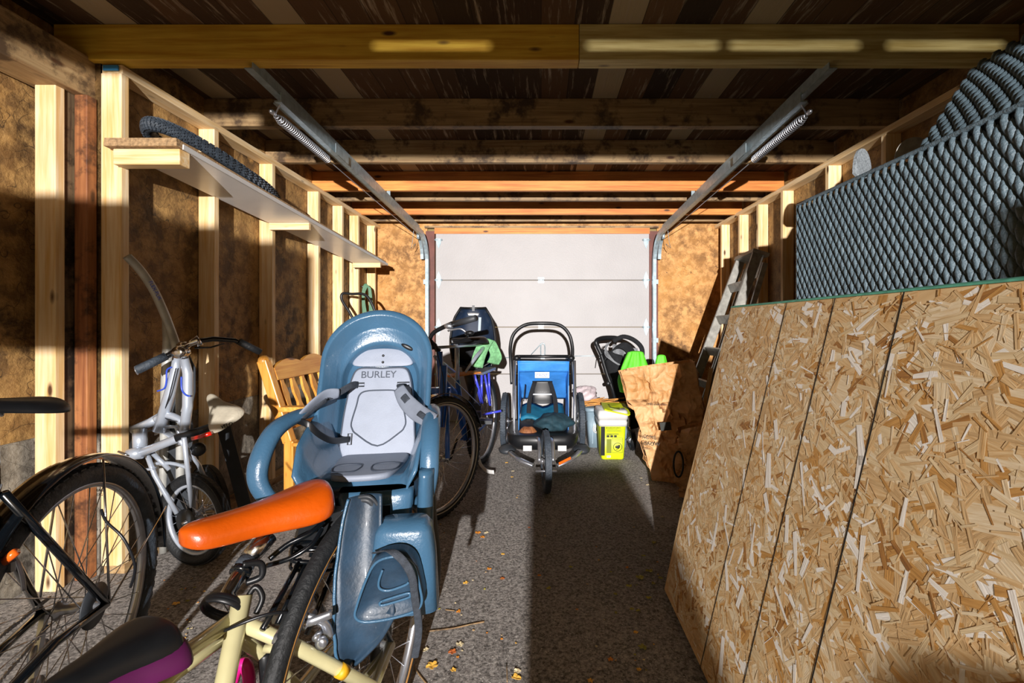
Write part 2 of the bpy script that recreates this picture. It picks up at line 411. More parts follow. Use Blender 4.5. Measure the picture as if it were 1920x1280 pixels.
# unseen pieces added behind the camera, cut to shape the lamp's light and shadows
def Bp(s, g): return (LP.x+2*s, LP.z+2*g)
b = MB()
def piece(s0, s1, g0, g1, mb=b):
    x0, h0 = Bp(s0, g0); x1, h1 = Bp(s1, g1); mb.bb(x0, x1, -.66, -.6, max(h0, 0), min(h1, 2.39))
piece(-1.2, -.3, .150, .168); piece(-.3, 1.2, .130, .168); piece(-1.2, 1.2, .1755, .5)
for s0, s1 in ((-1.2, -.158), (-.047, .043), (.167, .174), (.30, .318), (.436, 1.2)): piece(s0, s1, .165, .178)
piece(-1.2, -.295, -.112, .028)
pol = [(-.012, -.9), (-.012, -.248), (.10, -.242), (.122, -.29), (.133, -.36), (.15, -.42), (.165, -.36), (.175, -.31), (.186, -.285), (.20, -.273), (.331, -.262), (.331, -.02), (1.2, .0), (1.2, -.9)]
pts = []
for s, g in pol: x, h = Bp(s, g); pts.append((x, -.6, max(h, 0)))
b.prism(pts, (0, -.06, 0))
struct(b, 'back_light_blocker', 'oldX')
# roof joists
def joist(name, y0, y1, h0, h1, mat, label, x0=-2.05, x1=2.05):
    o = MB().bb(x0, x1, y0, y1, h0, h1).build(name, mat, bevel=.003)
    tag(o, label, 'joist', 'roof joists'); return o
joist('ceiling_joist', 1.96, 2.03, 2.235, 2.388, 'yellowX', 'yellow spruce joist nearest the camera, the left length up to the butt joint', -2.1, .165)
joist('ceiling_joist', 1.958, 2.03, 2.235, 2.388, 'dullyellowX', 'paler greenish joist nearest the camera, right of the butt joint', .167, 2.06)
joist('ceiling_joist', 2.60, 2.65, 2.23, 2.388, 'darkX', 'second joist from the camera, grey brown with an orange lower edge')
joist('ceiling_joist', 3.18, 3.22, 2.23, 2.388, 'oldX', 'third joist from the camera, dull grey brown')
joist('ceiling_joist', 3.83, 3.87, 2.225, 2.388, 'orangeX', 'fourth joist from the camera, sunlit orange face')
joist('ceiling_joist', 4.15, 4.19, 2.23, 2.388, 'darkX', 'fifth joist from the camera, dark with a thin lit lower edge')
joist('ceiling_joist', 4.63, 4.67, 2.22, 2.388, 'orangeX', 'orange joist nearest the garage door, crossing above the opening')
joist('ceiling_joist', 5.0, 5.04, 2.235, 2.388, 'darkX', 'dark joist directly against the door wall')
# plates and header beam
tag(MB().bb(-1.92, XL, 1.99, 5.18, 2.192, 2.23).build('top_plate', 'pineY', bevel=.003), 'yellowed top plate running over the left wall studs', 'beam')
tag(MB().bb(XR, 2.07, .3, 5.18, 2.192, 2.23).build('top_plate', 'pineY', bevel=.003), 'yellowed top plate running over the right wall studs', 'beam')
tag(MB().bb(-2.1, -1.95, -.55, 2.02, 2.075, 2.25).build('header_beam', 'oldY', bevel=.004), 'old dark header beam at the upper left corner', 'beam')
struct(MB().bb(-1.92, XL, 2.0, 5.18, 0, .04), 'baseboard_left', 'oldY')
struct(MB().bb(XR, 2.07, -.5, 5.18, 0, .04), 'baseboard_right', 'oldY')
# studs
def stud(x0, x1, z0, z1=None, h0=.04, h1=2.192, mat='pineZ', label='', tags=None):
    o = MB().bb(x0, x1, z0, (z1 or z0+.038), h0, h1).build('wall_stud', mat, bevel=.003)
    return tag(o, label, 'stud', 'wall studs')
stud(-1.92, XL, 1.985, label='pale new pine stud nearest the camera on the left wall, holding the shelf end')
sd = bpy.context.scene.objects
LS = [(2.55, 'second new stud along the left wall, beside the folding bike handlebar'), (3.10, 'third new stud along the left wall, behind the pine bench back'),
      (3.74, 'fourth new stud along the left wall, above the wavy bench rail'), (4.19, 'fifth new stud along the left wall, left of the black hanging handle'),
      (4.56, 'sixth new stud along the left wall, behind the black hanging handle'), (5.02, 'pine stud nearest the garage door on the left wall')]
for z, l in LS: stud(-1.92, XL, z, label=l)
stud(-2.07, -1.985, 1.86, 1.898, 0, 2.075, label='yellowed stud at the far left under the old header beam')
stud(-2.115, -1.995, 1.905, 1.985, 0, 2.075, mat='darkpost', label='dark weathered post between the two nearest left studs')
stud(-1.99, -1.935, 1.94, 1.984, 0, 2.075, mat='redpost', label='reddish brown batten tight against the nearest new pine stud')
RS = [(2.61, 'right wall stud above the wicker sofa, nearest the camera'), (3.13, 'right wall stud just beyond the grey rounded board'), (3.72, 'right wall stud at the far end of the wicker sofa'),
      (4.14, 'right wall stud directly behind the ladder top'), (4.53, 'right wall stud left of the ladder top'), (4.98, 'yellow right wall stud in the corner by the garage door')]
for z, l in RS: stud(XR, 2.07, z, label=l)
# printed lumber stamps
for (px, py, z, s, t) in ((176, 921, 1.984, .016, 'BRAAU'), (176, 929, 1.984, .016, 'CE3G')):
    st = text('stamp', t, 'ink', s, P(px, py, z)+V((0, -.0012, 0)), (1, 0, 0), (0, 0, 1), parent=[o for o in COL.objects if o.get('label', '').startswith('pale new pine stud')][0], depth=.0003)
tg = MB().bb(-1.905, -1.84, 1.978, 1.984, 2.20, 2.222).build('lumber_tag', 'bluetag'); tag(tg, 'small blue and white tag stapled at the top of the nearest pine stud', 'tag')
# ---- sectional garage door
d = thing('door_1', None, None, (.0, YD-.02, 0)); d['kind'] = 'structure'
for i in range(4):
    z0 = .005+.5335*i
    MB().bb(-1.195, 1.235, YD-.02, YD+.02, z0+.002, z0+.531).build('door_panel', 'doorwhite', d, bevel=.006)
def hinge(x, z, kind):
    q = MB(); y = YD-.024
    if kind != 'top': q.prism([(x-.028, y, z+.008), (x+.028, y, z+.008), (x+.024, y, z+.04), (x, y, z+.10), (x-.024, y, z+.04)], (0, -.003, 0))
    if kind != 'bottom': q.prism([(x-.028, y, z-.008), (x-.024, y, z-.04), (x, y, z-.10), (x+.024, y, z-.04), (x+.028, y, z-.008)], (0, -.003, 0))
    q.cyl((x-.045, y-.012, z), (x+.045, y-.012, z), .009); q.bb(x-.03, x+.03, y-.02, y, z-.014, z+.014)
    q.build('hinge', 'steel', d)
for s in (-1.16, 1.195):
    for i, k in ((1, ''), (2, ''), (3, '')): hinge(s, .005+.5335*i, k)
    hinge(s, 2.06, 'top')
for i in (1, 2, 3):
    z = .005+.5335*i; q = MB().bb(-.03, .035, YD-.028, YD-.02, z-.03, z-.002).bb(-.03, .035, YD-.028, YD-.02, z+.002, z+.03).cyl((-.03, YD-.03, z), (.035, YD-.03, z), .006)
    q.build('hinge', 'white' if i < 3 else 'steel', d)
q = MB(); zz = .74
q.tube([(-.55, YD-.03, zz-.02), (.03, YD-.03, zz)], .005); q.tube([(-.11, YD-.035, zz+.02), (.0, YD-.05, zz+.14), (.02, YD-.05, zz+.15)], .005)
q.tube(spline([(.0, YD-.04, zz), (.0, YD-.06, zz+.12), (.02, YD-.06, zz+.15), (.045, YD-.06, zz+.12), (.045, YD-.04, zz)]), .006); q.bb(0, .045, YD-.045, YD-.02, zz-.03, zz+.02)
q.tube([(.03, YD-.03, zz), (1.15, YD-.03, zz+.01)], .004)
q.build('door_lock', 'steel', d)
# ---- tracks, springs
def track(sg, side):
    x = 1.255*sg
    t = thing('door_track', 'galvanised overhead door track with spring on the %s side' % side, 'door track', (x, 4.9, 0), 'garage door tracks')
    q = MB()
    top = [V((x, 2.18, 2.185)), V((x, 4.72, 2.07))]
    arc = [V((x, 4.72+.33*math.sin(a), 2.07-.3*(1-math.cos(a)))) for a in [PI/2*k/8 for k in range(1, 9)]]
    path = top+arc+[V((x, 5.05, .02))]
    prof = [(-.025, -.012), (.025, -.012), (.025, .022), (.018, .022), (.018, -.006), (-.018, -.006), (-.018, .022), (-.025, .022)]
    R = []
    for i, p in enumerate(path):
        dd = (path[min(i+1, len(path)-1)]-path[max(i-1, 0)]).normalized(); n_ = V((1, 0, 0)).cross(dd).normalized()
        R.append([p+n_*a+V((sg*b_, 0, 0)) for a, b_ in prof])
    q.rings(R, smooth=False); q.build('track_channel', 'steel', t)
    q = MB()
    p2 = [V((x+.075*sg, 2.3, 2.235)), V((x+.075*sg, 4.75, 2.13))]+[V((x+.06*sg, 4.75+.33*math.sin(a), 2.13-.3*(1-math.cos(a)))) for a in [PI/2*k/8 for k in range(1, 9)]]
    R = []
    for i, p in enumerate(p2):
        dd = (p2[min(i+1, len(p2)-1)]-p2[max(i-1, 0)]).normalized(); n_ = V((1, 0, 0)).cross(dd).normalized()
        R.append([p+n_*a+V((sg*b_, 0, 0)) for a, b_ in prof])
    q.rings(R, smooth=False); q.build('track_channel', 'steel', t)
    MB().beam((x, 1.98, 2.232), (x, 4.7, 2.10), .004, .05).beam((x+.018*sg, 1.98, 2.21), (x+.018*sg, 4.7, 2.08), .036, .004).build('angle_bar', 'steel', t)
    MB().beam((x+.03*sg, 2.61, 2.2), (x+.03*sg, 2.61, 2.385), .03, .004, (0, 1, 0)).build('hanger_strap', 'steel', t)
    MB().beam((x+.03*sg, 3.84, 2.12), (x+.03*sg, 3.84, 2.3), .03, .004, (0, 1, 0)).build('hanger_strap', 'steel', t)
    c = MB(); pts = []; a0 = V((x+.055*sg, 2.24, 2.125)); a1 = V((x+.05*sg, 2.78, 2.105)); turns = 34
    for k in range(turns*10+1):
        u = k/(turns*10); a = 2*PI*turns*u; rr = .022*min(1, .35+u*6)
        pts.append(a0.lerp(a1, u)+V((math.cos(a)*rr, 0, math.sin(a)*rr)))
    c.tube(pts, .0032, 5); c.build('spring', 'alu', t)
    MB().tube([a1, V((x+.05*sg, 4.75, 2.03))], .003, 5).ell(a0+V((0, -.02, .005)), (.012, .02, .012)).tube([a0, V((x, 2.2, 2.17))], .004, 6).build('spring_cable', 'alu', t)
    MB().prism([V((x-.03*sg, 2.72, 2.125)), V((x-.03*sg, 2.9, 2.115)), V((x-.03*sg, 2.9, 2.17)), V((x-.03*sg, 2.72, 2.18))], (.003*sg, 0, 0)).build('spring_plate', 'steel', t)
    MB().lathe([(.01, -.012), (.034, -.01), (.026, 0), (.034, .01), (.01, .012)], (x+.05*sg, 4.85, 2.04), (1, 0, 0)).build('pulley', 'steel', t)
    q = MB().tube(spline([(x+.03*sg, 4.6, 2.05), (x+.06*sg, 4.65, 1.93), (x+.1*sg, 4.75, 1.9), (x+.08*sg, 4.85, 1.96), (x+.12*sg, 4.9, 1.92)]), .0025, 5)
    q.build('loose_cable', 'steel', t)
    for z in (1.55, .9, .35): MB().bb(x, x+.05*sg, 5.05, 5.16, z, z+.05).build('track_bracket', 'steel', t)
    if sg > 0: text('stamp', '7-3', 'ink', .01, (x, 5.0, .5), (0, 1, 0), (0, 0, 1), t) if False else None
track(-1, 'left'); track(1, 'right')
# ---- shelf with brackets
def sh(y): return 1.885-(y-1.95)*.0595          # height of the shelf top
t = thing('wall_shelf', 'long white shelf board on the left wall studs with raw particle edges', 'shelf', (-1.68, 3.2, sh(3.2)))
q = MB(); W = 1.54
q.beam((-1.69, 2.02, sh(2.02)-.026), (-1.69, 4.58, sh(4.58)-.025), .30, .018); q.build('shelf_board', 'melamine', t, bevel=.001)
q = MB().beam((-1.70, 1.93, sh(1.93)-.025), (-1.70, 2.018, sh(2.018)-.025), .31, .018).beam((-1.70, 1.93, sh(1.93)-.008), (-1.70, 4.55, sh(4.55)-.008), .305, .016)
q.build('particle_board', 'chip', t)
MB().beam((-1.541, 1.96, sh(1.96)-.026), (-1.541, 4.58, sh(4.58)-.026), .006, .022).build('edge_band', 'white', t)
for z, x1, w_ in ((1.975, -1.545, .044), (3.06, -1.56, .038), (4.42, -1.56, .038)):
    MB().bb(-1.83, x1, z-.03 if z < 2 else z, z+.03, sh(z)-.105 if z < 2 else sh(z)-.085, sh(z)-.037).build('bracket', 'pineX', t, bevel=.004)
for z in (2.589, 3.139): pass
MB().bb(-1.80, -1.62, 2.75, 2.83, sh(2.7), sh(2.7)+.03).build('loose_offcut', 'chip', t)
# knobby tyre lying on the shelf
q = MB(); cy = 2.43; pts = []
for k in range(72):
    a = 2*PI*k/72; y = cy+.44*math.cos(a); x = -1.70+.125*math.sin(a); pts.append(V((x, y, sh(y)+.039+.045*max(0, -math.cos(a)))))
R = []; kn = []
for i, p in enumerate(pts):
    dd = (pts[(i+1) % 72]-pts[i-1]).normalized(); o_ = V((p.x+1.70, (p.y-cy)*.6, 0)).normalized(); u = V((0, 0, 1))
    R.append([p+o_*.030*math.cos(2*PI*j/12)+u*.030*math.sin(2*PI*j/12) for j in range(12)])
    for r_ in range(2):
        for j in range(-2, 6):
            aa = .42*j+(.2 if r_ else 0); pp = p+dd*(.012*r_)+o_*.0315*math.cos(aa)+u*.0315*math.sin(aa); kn.append((pp, o_*math.cos(aa)+u*math.sin(aa), dd))
q.rings(R, closed=True); o = q.build('tyre_carcass', 'rubberblue', None)
kb = MB()
for pp, nn, dd in kn:
    s = dd.cross(nn).normalized(); Rm = Matrix((dd, s, nn)).transposed(); kb.box(pp, (.009, .007, .007), Rm)
bpy.data.objects.remove(o)
t = thing('knobby_tyre', 'knobby black mountain bike tyre lying on the white wall shelf', 'tyre', (-1.70, cy, sh(cy)))
q.build('carcass', 'rubberblue', t); kb.build('tread_knobs', 'rubberblue', t)
# ================================================================== bicycles: shared pieces
def wheel(root, name, c, ax, R, r, n=28, rimw=.012, rim='alu', tyre='rubber', hub='alu', hubr=.018, flat=None, side=None, disc=None):
    """a wheel part (the tyre) with its rim, hub and spokes as sub-parts"""
    c = V(c); ax = V(ax).normalized()
    q = MB().circle(c, ax, R-r, r, 72, 12); tk = 1 if r > .02 else .5
    d, s, u = frame_of(ax)
    for k in range(72 if r > .018 else 0):                      # tread blocks
        a = 2*PI*k/72; o = s*math.cos(a)+u*math.sin(a); tn = ax.cross(o).normalized(); Rm = Matrix((tn, ax, o)).transposed()
        for j in (-.6, 0, .6): q.box(c+o*(R-r+r*math.cos(j)*.99)+ax*r*math.sin(j)*1.0, (.018, r*.42*tk, .004*tk), Rm)
    w = q.build(name, tyre, root)
    Rr = R-2*r+.006
    MB().circle(c, ax, Rr-.008, rimw, 72, 8, sy=.8).build('rim', rim, w)
    if side: MB().circle(c+ax*r*.75, ax, R-r*1.5, .0035, 60, 6).circle(c-ax*r*.75, ax, R-r*1.5, .0035, 60, 6).build('sidewall_stripe', side, w)
    hw = .035 if R > .25 else .028
    MB().lathe([(.006, -hw-.025), (.008, -hw-.01), (hubr*1.3, -hw), (hubr*1.3, -hw+.005), (hubr*.7, -hw+.012), (hubr*.7, hw-.012), (hubr*1.3, hw-.005), (hubr*1.3, hw), (.008, hw+.01), (.006, hw+.025)], c, ax, 16).build('hub', hub, w)
    for k in range(n):
        sg = 1 if k % 2 else -1; a = 2*PI*k/n; b = a+(1.15 if (k//2) % 2 else -1.15)
        p0 = c+ax*sg*(hw-.003)+(s*math.cos(b)+u*math.sin(b))*hubr*1.2; p1 = c+(s*math.cos(a)+u*math.sin(a))*(Rr-.012)
        MB().tube([p0, p1], .0012 if R < .25 else .0014, 5).build('spoke', 'chrome', w)
    if disc: MB().lathe([(.02, hw+.006), (disc, hw+.006), (disc, hw+.009), (.02, hw+.009)], c, ax, 30).build('sprocket', 'darkgrey', w)
    return w
def saddle(tail, nose, width, th, mat, root, name='saddle', up=(0, 0, 1), wave=0, tilt=0, prof=None, droop=.0):
    tail = V(tail); nose = V(nose); d, s, u = frame_of(nose-tail, V(up)); L = (nose-tail).length
    prof = prof or [(0, .45), (.03, .78), (.09, .97), (.18, 1), (.28, .93), (.38, .76), (.48, .58), (.6, .43), (.75, .36), (.88, .31), (.95, .25), (.99, .14), (1.0, .05)]
    R = []
    for t, w in prof:
        hw = w*width/2; zc = wave*math.sin(t*PI)*-1+tilt*t; k0 = min(1, .55+w*.5); e = 1-.35*max(0, (t-.93)/.07)-.25*max(0, (.03-t)/.03)
        c = tail+d*L*t+u*zc; row = []
        for k in range(20):
            a = 2*PI*k/20; x = math.cos(a); y = math.sin(a)
            yy = th*.5*e*(abs(y)**.75)*(1 if y > 0 else -1)
            if y < 0: yy *= .55+droop*(1-t)
            else: yy *= .8
            row.append(c+s*hw*(abs(x)**.8)*(1 if x > 0 else -1)+u*(yy-.35*th*abs(x)**3*w))
        R.append(row)
    return MB().rings(R).build(name, mat, root, sub=1)
# ================================================================== cream bicycle with the orange saddle
HD = V((-.14, -.99, 0)).normalized()                                # heading: towards the camera
SD = V((HD.y, -HD.x, 0))*-1
cb = thing('cream_bicycle', 'cream framed bicycle with an orange leather saddle, filling the bottom of the foreground', 'bicycle', (-.5, .7, 0))
rh = V((-.415, 1.07, .345))
wheel(cb, 'rear_wheel', rh, SD, .345, .017, 32, tyre='rubber', rim='alu', side='rust', hubr=.026, disc=.05)
fh = rh+HD*1.02; fh.z = .345
wheel(cb, 'front_wheel', fh, SD, .345, .017, 20, side='rust')
st = P(447, 1160, .80); bb = V((st.x-.01, st.y-.13, .29)); bb.x = st.x+.01
ht = V((-.60, .27, .62)); hb = V((-.605, .235, .5))
q = MB()
q.tube([st+V((0, .012, .035)), bb], .0155, 16)
q.tube([P(437, 1160, .80), P(262, 1284, .66), ht], .0125, 14)
q.tube([P(420, 1195, .80)+V((0, 0, -.0)), P(330, 1262, .74), hb+V((0, 0, .06))], .011, 14)
q.tube([bb, hb], .017, 14)
q.cyl(ht+V((0, 0, .03)), hb-V((0, 0, .03)), .018, 16)
for sg in (-1, 1):
    e = rh+SD*.066*sg
    q.tube([bb+SD*.03*sg, e], .0095, 10)
q.tube([st+V((0, .0, -.004)), P(560, 1214, .84), P(700, 1290, .93), rh+SD*.064], .0125, 14)
q.tube([st+V((-.015, .0, -.02)), P(490, 1225, .86), P(560, 1290, .93), rh-SD*.064], .0115, 14)
q.tube([P(497, 1215, .85), P(535, 1215, .85)], .008, 10)
q.lathe([(.02, -.036), (.022, -.034), (.022, .034), (.02, .036)], bb, SD, 16)
fr = q.build('frame', 'cream', cb)
o_ = P(641, 1258, .885); dv = (P(700, 1290, .93)-P(560, 1214, .84)).normalized(); MB().tube([o_-dv*.008, o_+dv*.008], .0133, 14).build('yellow_tape', 'gold', fr)
q = MB()
for sg in (-1, 1): q.tube([ht+V((0, .0, -.13)), V((fh.x, fh.y, .72))+SD*.03*sg, fh+SD*.05*sg], .012, 10)
q.build('fork', 'cream', cb)
# seat post with clamps and the black mounting ring of the child seat
sp0 = P(418, 1128, .80); sp1 = P(487, 1012, .90)
q = MB().tube([st+V((0, .01, .0)), sp0.lerp(sp1, .1), sp1], .0135, 16)
q.tube([sp0.lerp(sp1, .68), sp1+V((.012, .01, .004))], .0175, 16); q.tube([sp1+V((-.03, 0, .012)), sp1+V((.035, .02, .018))], .008, 10)
q.build('seat_post', 'chrome', cb)
MB().tube([sp0.lerp(sp1, .50), sp0.lerp(sp1, .66)], [.018, .0165], 14).build('cloth_wrap', 'strap', cb)
MB().tube([sp0.lerp(sp1, .42), sp0.lerp(sp1, .50)], .019, 16).build('seat_clamp', 'blackgloss', cb)
sdl = saddle(P(612, 915, 1.0), P(336, 1012, .79), .150, .062, 'orange', cb, wave=.008, prof=[(0, .30), (.02, .62), (.07, .88), (.15, 1), (.25, .96), (.36, .82), (.48, .66), (.6, .57), (.75, .55), (.87, .53), (.94, .44), (.985, .26), (1.0, .08)], droop=.8)
q = MB()
ct = (P(612, 915, 1.0)+P(336, 1012, .79))/2
for sg in (-1, 1):
    o_ = V((.02*sg, .01*sg, 0)); q.tube(spline([P(590, 955, .98)+o_, P(520, 985, .94)+o_, P(470, 1000, .88)+o_, P(400, 1018, .84)+o_*.6]), .0035, 8)
q.build('saddle_rail', 'chrome', cb)
# black mounting loops of the child seat bracket round the seat tube
q = MB()
ringc = sp0+V((0, .0, -.012)); ax = (sp1-sp0).normalized()
q.circle(ringc, ax, .034, .0065, 28, 8, sy=.5); q.circle(ringc+ax*.004, ax, .034, .0065, 28, 8, sy=.5)
q.tube(spline([ringc+V((.03, .01, .0)), P(478, 1100, .82), P(492, 1120, .82), P(480, 1150, .81)]), .005, 8)
q.tube(spline([P(455, 1058, .84), P(488, 1056, .86), P(490, 1080, .86), P(462, 1092, .85)]), .006, 8)
q.build('bracket_ring', 'black', cb)
# gear cable
MB().tube(spline([P(395, 1195, .80), P(430, 1178, .77), P(480, 1158, .78), P(520, 1148, .80), P(556, 1150, .84), P(570, 1165, .86)]), .0028, 8).build('brake_cable', 'cable', cb)
# caliper brake
q = MB(); c0 = P(578, 1168, .87)
q.tube(spline([c0+V((-.05, 0, .0)), c0+V((-.03, 0, .024)), c0+V((0, -.01, .02)), c0+V((.03, 0, .0)), c0+V((.035, .01, -.03))]), .0065, 10, sy=1.5)
q.tube(spline([c0+V((.045, 0, .018)), c0+V((.01, -.015, .012)), c0+V((-.02, 0, -.0)), c0+V((-.04, .01, -.022))]), .006, 10, sy=1.4)
q.cyl(c0+V((0, -.022, .008)), c0+V((0, .02, .008)), .008); q.cyl(c0+V((.02, -.015, -.02)), c0+V((.02, .01, -.02)), .006)
q.lathe([(.004, -.006), (.011, -.004), (.011, .004), (.004, .006)], c0+V((.03, -.01, -.03)), (0, 1, 0), 12)
q.tube([c0+V((-.022, -.006, -.0)), c0+V((-.052, -.006, -.032))], .004, 8); q.box(c0+V((-.052, 0, .01)), (.03, .01, .016))
q.build('brake_caliper', 'alu', cb)
# rear rack: black deck frame, struts, silver stay
q = MB()
rk = [P(545, 1040, .95), P(560, 1018, 1.0), P(640, 1016, 1.06), P(650, 1036, 1.02), P(620, 1052, .96), P(555, 1052, .93)]
q.tube(spline(rk, 6, True), .0045, 8, True)
rk2 = [v+V((0, 0, -.018)) for v in rk]; q.tube(spline(rk2, 6, True), .0035, 8, True)
q.tube([P(575, 1030, .97), P(655, 1030, 1.04)], .005, 8); q.tube([P(580, 1040, .96), P(645, 1041, 1.0)], .005, 8)
for a, b_ in (((575, 1052, .95), (520, 1170, .84)), ((605, 1050, .97), (560, 1150, .87)), ((632, 1050, 1.0), (575, 1190, .9)), ((560, 1055, .93), (492, 1180, .80)), ((640, 1040, 1.03), (668, 1180, 1.06))):
    q.tube([P(*a), P(*b_)], .0055, 8)
q.tube([P(655, 1035, 1.03), rh+SD*.07], .006, 8); q.tube([P(560, 1050, .95), rh-SD*.07], .006, 8)
q.build('rear_rack', 'blackgloss', cb)
q = MB().beam(P(603, 1066, .94), P(522, 1196, .80), .017, .004, (0, -1, .4)); q.beam(P(596, 1066, .935), P(515, 1196, .797), .003, .008, (0, -1, .4))
q.tube([P(515, 1196, .80), P(530, 1200, .80), P(524, 1212, .80)], .009, 8)
q.build('rack_stay', 'alu', cb)
MB().ell(P(612, 1040, .93), (.022, .004, .008)).build('rack_badge', 'chrome', cb)
q = MB()                                                            # fender: thin black blade above the rear wheel
def fend(c, ax, hd, R, w, a0, a1, th=.002, nn=26):
    c = V(c); ax = V(ax).normalized(); hd = V(hd).normalized(); u = V((0, 0, 1)); m = MB()
    m.grid(lambda i, j: c+(hd*math.cos(a0+(a1-a0)*i)+u*math.sin(a0+(a1-a0)*i))*(R+.008*(1-(2*j-1)**2))+ax*w*(j-.5), nn, 6, th); return m
# bottle-like battery tube and front light details between seat tube and wheel
q = MB().lathe([(.008, 0), (.012, .004), (.012, .05), (.009, .055)], P(497, 1222, .86), (0, .1, -1), 14); q.tube([P(497, 1225, .86), P(497, 1290, .86)], .009, 10)
q.build('pump', 'black', cb)
q = MB()
for sg in (-1, 1): MB().tube([bb+SD*.05*sg, bb+SD*.06*sg+(HD*.12+V((0, 0, -.11)))*sg], .009, 8).build('crank', 'alu', cb)
MB().lathe([(.07, -.002), (.09, -.002), (.09, .002), (.07, .002)], bb+SD*.045, SD, 40).build('chainring', 'alu', cb)
q = MB().tube(spline([ht+V((-.28, .05, .2)), ht+V((-.2, -.02, .2)), ht+V((0, -.02, .16)), ht+V((.2, -.02, .2)), ht+V((.28, .05, .2))]), .011, 10).cyl(ht, ht+V((0, -.02, .16)), .013)
hbx = V(ht)
# ================================================================== blue grey child seat on the rack
CO = V((-.478, 1.335, .70)); CF = V((.16, -.987, 0)).normalized()
X = frameM(CO, CF); cs = thing('child_bike_seat', 'large blue grey plastic child seat with pale pad, mounted behind the orange saddle', 'child seat', (CO.x, CO.y, .36))
rec = .32
def back(u, w, f=0): return V((u, f-rec*w, w))
def outline(W0, W1, H, K=28, w0=0.0, sh=.3):
    """inverted U: from bottom left up over the top to the bottom right"""
    pts = []
    cw = H-W1*.92
    L = [( -W0, w0), (-(W0+(W1-W0)*.55), w0+(cw-w0)*.5), (-W1, cw*.98)]
    for t in range(K+1):
        a = PI-PI*t/K; pts.append((W1*math.cos(a), cw+(H-cw)*math.sin(a)))
    left = []
    for t in range(12): s = t/12; left.append((-(W0+(W1-W0)*(1-(1-s)**1.8)), w0+(cw-w0)*s))
    return left+pts+[(-x, y) for x, y in reversed(left)]
def ringset(W0, W1, H, f, w0=0.0, ff=None): return [back(x, y, (ff(x, y) if ff else f)) for x, y in outline(W0, W1, H, w0=w0)]
wing = lambda a, b_: (lambda x, y: a+(b_-a)*max(0, min(1, 1-y/.46)))
R = [ringset(.142, .150, .430, 0, ff=wing(.02, .02)), ringset(.149, .156, .438, 0, ff=wing(.070, .13)), ringset(.147, .154, .436, 0, ff=wing(.080, .140)),
     ringset(.139, .145, .424, 0, ff=wing(.082, .142)), ringset(.136, .141, .418, 0, ff=wing(.080, .138)), ringset(.127, .128, .385, 0, ff=wing(.030, .072)), ringset(.126, .126, .382, 0, ff=wing(.030, .068)),
     ringset(.123, .123, .372, 0, ff=wing(.026, .052)), ringset(.118, .116, .345, 0, ff=wing(.020, .035)), ringset(.116, .113, .332, 0, ff=wing(.018, .030)), ringset(.114, .111, .329, 0, ff=wing(.012, .024)), ringset(.106, .104, .315, -.002), ringset(.104, .102, .312, -.006), ringset(.03, .03, .22, -.006), ringset(.002, .002, .20, -.006)]
nR = len(R)
q = MB(X).rings(R, wrap=False)
# back side of the shell
q.rings([ringset(.142, .150, .430, .02), ringset(.135, .146, .424, -.012), ringset(.11, .12, .39, -.02), ringset(.05, .06, .25, -.02), ringset(.002, .002, .2, -.02)][::-1], wrap=False)
shell = q.build('seat_shell', 'seatblue', cs)
# two ventilation slots near the top
MB(X).ell(back(.075, .322, .028), (.022, .004, .007), Matrix.Rotation(.5, 3, 'Y')).build('vent_slot', 'black', shell)
# seat pan with side walls tapering forward
def pan(i, j):
    # i: rear->front 0..1, j: across 0..1
    t = 2*j-1; f = -.0+.27*i; wd = .150+.012*math.sin(i*PI)
    side = max(0, (abs(t)-.62)/.38); base = .0+.012*i-(.10*max(0, i-.82)/.18 if i > .82 else 0)*(1 if abs(t) < .8 else .4)
    hgt = (.17-.10*i)*side**1.3
    return V((t*wd*(1-.06*side), f, base+hgt))
q = MB(X).grid(pan, 16, 24, .006)
q.build('seat_pan', 'seatblue', cs)
# underside hub: box shaped base that drops to the rack
def loftbox(mb, secs, mi=0, n=20, p=.45):
    R = []
    for (c, a, b_) in secs:
        row = []
        for k in range(n):
            t = 2*PI*k/n; x = math.cos(t); y = math.sin(t)
            row.append(V(c)+V(((abs(x)**p)*(1 if x > 0 else -1)*a, (abs(y)**p)*(1 if y > 0 else -1)*b_, 0)))
        R.append(row)
    return mb.rings(R, mi=mi)
q = MB(X); loftbox(q, [((0, .13, -.0), .148, .145), ((0, .12, -.03), .145, .14), ((0, .11, -.075), .12, .10), ((0, .10, -.10), .09, .08)])
q.build('seat_base', 'seatdark', cs)
q = MB(X); loftbox(q, [((.045, .245, -.0), .085, .035), ((.045, .252, -.012), .086, .036), ((.045, .25, -.085), .08, .034), ((.045, .235, -.115), .072, .03)])
q.build('front_block', 'seatblue', cs)
q = MB(X).box((.064, .287, -.045), (.036, .004, .030)); q.build('block_hole', 'black', cs)
q = MB(X).tube([(.046, .289, -.062), (.082, .289, -.062), (.082, .289, -.028), (.046, .289, -.028)], .0025, 6, True); q.build('hole_rim', 'seatblue', cs)
# arm rests
def arm(sg, out, fwd, name='armrest'):
    pts = [back(sg*.160, .15, .09), V((sg*(.165+out*.35), .11, .15)), V((sg*(.165+out*.8), .175, .128)), V((sg*(.165+out), .225, .075)), V((sg*(.165+out*.95), .24, .02)), V((sg*(.155+out*.5), .235, -.035)), V((sg*.13, .21, -.06))]
    P_ = spline(pts, 7); n = len(P_)
    rr = [.017+.008*math.sin(PI*min(1, i/n*1.1)) for i in range(n)]
    MB(X).tube(P_, rr, 14, sy=.8).build(name, 'seatblue', cs)
arm(-1, .060, 0); arm(1, .0, 0)
